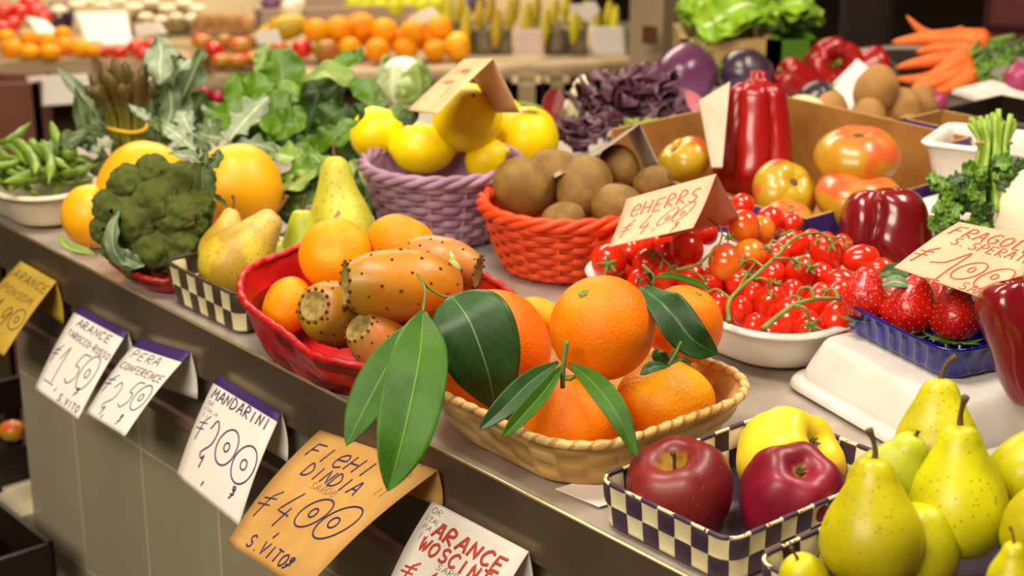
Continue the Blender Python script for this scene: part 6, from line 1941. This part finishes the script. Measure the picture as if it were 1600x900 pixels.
row('tomato', 'far_tomato', [(162, 80, 12), (186, 82, 13), (212, 74, 14), (236, 72, 14), (224, 84, 12)], 'red tomato in the far tray behind the asparagus, %s along', 'tomato', 'red tomatoes on the far stall', ZF + .045)
row('tomato', 'far_tomato', [(6, 18, 17), (32, 20, 16), (56, 18, 17), (46, 6, 16), (4, 44, 14), (20, 38, 15), (68, 28, 14)], 'red tomato piled at the back of the far stall, %s along', 'tomato', 'red tomatoes at the back of the far stall', ZF + .05)
row('mushroom', 'mushroom', [(92, 18, 15), (120, 10, 14), (136, 4, 15), (160, 10, 14), (186, 4, 15), (210, 14, 15), (236, 6, 15), (262, 16, 15), (288, 8, 15), (308, 16, 14), (228, 28, 13), (276, 28, 12), (252, 32, 12), (300, 30, 12)], 'pale mushroom on the bright far shelf, %s along', 'mushroom', 'mushrooms on the far stall', ZF + .06)
row('potato', 'far_potato', [(315, 36, 14), (340, 34, 13), (365, 36, 13), (386, 38, 12)], 'brown potato in the far tray, %s along', 'potato', 'potatoes on the far stall', ZF + .055)
row('pear', 'far_pear', [(552, 6, 13), (574, 8, 13), (596, 7, 13), (618, 9, 13), (640, 6, 13), (662, 8, 13), (684, 6, 13)], 'lime yellow pear at the back of the far stall, %s along', 'pear', 'pears on the far stall', ZF + .05)
row('courgette', 'courgette', [(700, 26, 16), (718, 18, 15), (728, 42, 16), (748, 30, 16), (766, 16, 15), (776, 44, 16), (796, 28, 16), (806, 10, 14), (822, 32, 16), (838, 20, 15), (852, 42, 15), (866, 24, 15), (884, 12, 14), (898, 40, 15), (914, 30, 15), (932, 40, 14), (950, 28, 14), (960, 34, 13)], 'yellow courgette standing in the far tubs, %s along', 'courgette', 'yellow courgettes on the far stall', ZF + .065, ax=(.1, 1, .1))
far('white_root', 'white_root', 458, 10, 15, 'white root on the far crate behind the mango', 'radish', None, z=ZF + .06, ax=(1, .5, 0))
far('aubergine', 'aubergine_dark', 744, 6, 15, 'dark aubergine behind the far courgettes', 'aubergine', None, z=ZF + .06)
far('aubergine', 'aubergine', 424, 4, 14, 'violet aubergine behind the white root', 'aubergine', None, z=ZF + .06)

def farbox(name, label, cat, u0, u1, v, h, dep, m, z=ZF):
    A, B = W(u0, v, z), W(u1, v, z)
    B = A + FX * (B - A).length
    return plainbox(name, label, cat, A, B, dep, h, m)
farbox('wooden_tray', 'pale wooden tray of mandarins at the far stall edge', 'tray', -60, 150, 134, .045, .19, M_rail)
farbox('wooden_tray', 'pale tray of red tomatoes behind the asparagus', 'tray', 152, 256, 122, .035, .14, M_rail)
farbox('wooden_tray', 'pale tray of mixed tomatoes at the far stall edge', 'tray', 292, 412, 118, .022, .17, M_rail)
farbox('wooden_tray', 'pinkish tray holding the brown potatoes', 'tray', 296, 396, 60, .03, .13, mat('pink_tray', '#c69f7c', '#b8906c', 12, rough=.6))
farbox('wooden_tray', 'olive tray of mushrooms at the back of the far stall', 'tray', 206, 298, 58, .045, .14, mat('olive_tray', '#948550', '#8a7a46', 12, rough=.6))
farbox('cardboard_crate', 'grey pink crate behind the far oranges', 'crate', 402, 690, 50, .05, .16, mat('grey_pink_card', '#b09a86', '#a58e7a', 12, rough=.7))
farbox('cardboard_crate', 'dark blue crate behind the far price cards', 'crate', 74, 110, 48, .04, .14, mat('navy_card', '#3d3358', rough=.6))
tb = [(705, 738), (742, 772), (776, 800), (852, 884), (888, 918), (978, 1000)]
for i, (a, c) in enumerate(tb):
    farbox('plastic_tub', 'clear plastic tub under the yellow courgettes, %s from the oranges' % ordinal(i), 'tub', a, c, 86, .052, .12, M_tub)
def farcard(label, pts, t, m=M_paper, dt=.0):
    q = px4(*[(u, v, t + dt * k) for k, (u, v) in zip((1, 1, 0, 0), pts)])
    return card('price_card', label, q, m, th=.001)
farcard('large blank white card above the far mandarins', [(116, 20), (197, 18), (208, 70), (134, 70)], 3.66, dt=.05)
farcard('small crumpled white card leaning on the far mandarins', [(40, 26), (70, 30), (102, 62), (58, 52)], 3.66, dt=.03)
farcard('white card hanging from the far stall edge', [(40, 120), (136, 116), (150, 160), (58, 166)], 3.28, dt=.0)
farcard('small pale card between the mixed tomatoes and the mango', [(398, 50), (434, 45), (441, 66), (402, 70)], 3.55)
farcard('small pinkish card above the far oranges', [(636, 28), (674, 10), (690, 28), (656, 38)], 3.74)
farcard('pinkish card on the far tubs, close to the post', [(804, 46), (848, 46), (850, 83), (804, 84)], 3.56, mat('pale_pink_card', '#e0c2b0', '#d8b8a4', 12, rough=.7))
farcard('lilac white card on the far tubs, next to the post', [(922, 42), (974, 42), (978, 84), (928, 84)], 3.56)
farcard('white three cornered card among the yellow courgettes', [(888, 10), (930, 2), (938, 16), (918, 36)], 3.7)
farcard('pale card standing behind the potato tray', [(208, 38), (248, 34), (262, 52), (212, 58)], 3.7)
# boxes pushed under the far stall
for i, (u0, u1, v, h, m, lb) in enumerate([(-20, 66, 212, .10, mat('brown_card', '#7a4a34', '#6d402c', 8, rough=.7), 'brown carton pushed under the far stall behind the beans'), (800, 846, 205, .09, mat('beige_card', '#a08a66', '#94805c', 8, rough=.7), 'beige carton under the far stall behind the lemons'), (850, 890, 200, .085, mat('dull_card', '#8a7250', '#7d6646', 8, rough=.7), 'dull brown carton under the far stall behind the cauliflower')]):
    A = Wt(u0, v, 3.28); B = Wt(u1, v, 3.28)
    hh = A.z + h
    A.z = B.z = 0
    o = plainbox('cardboard_box', lb, 'box', A, B, .1, hh, m)
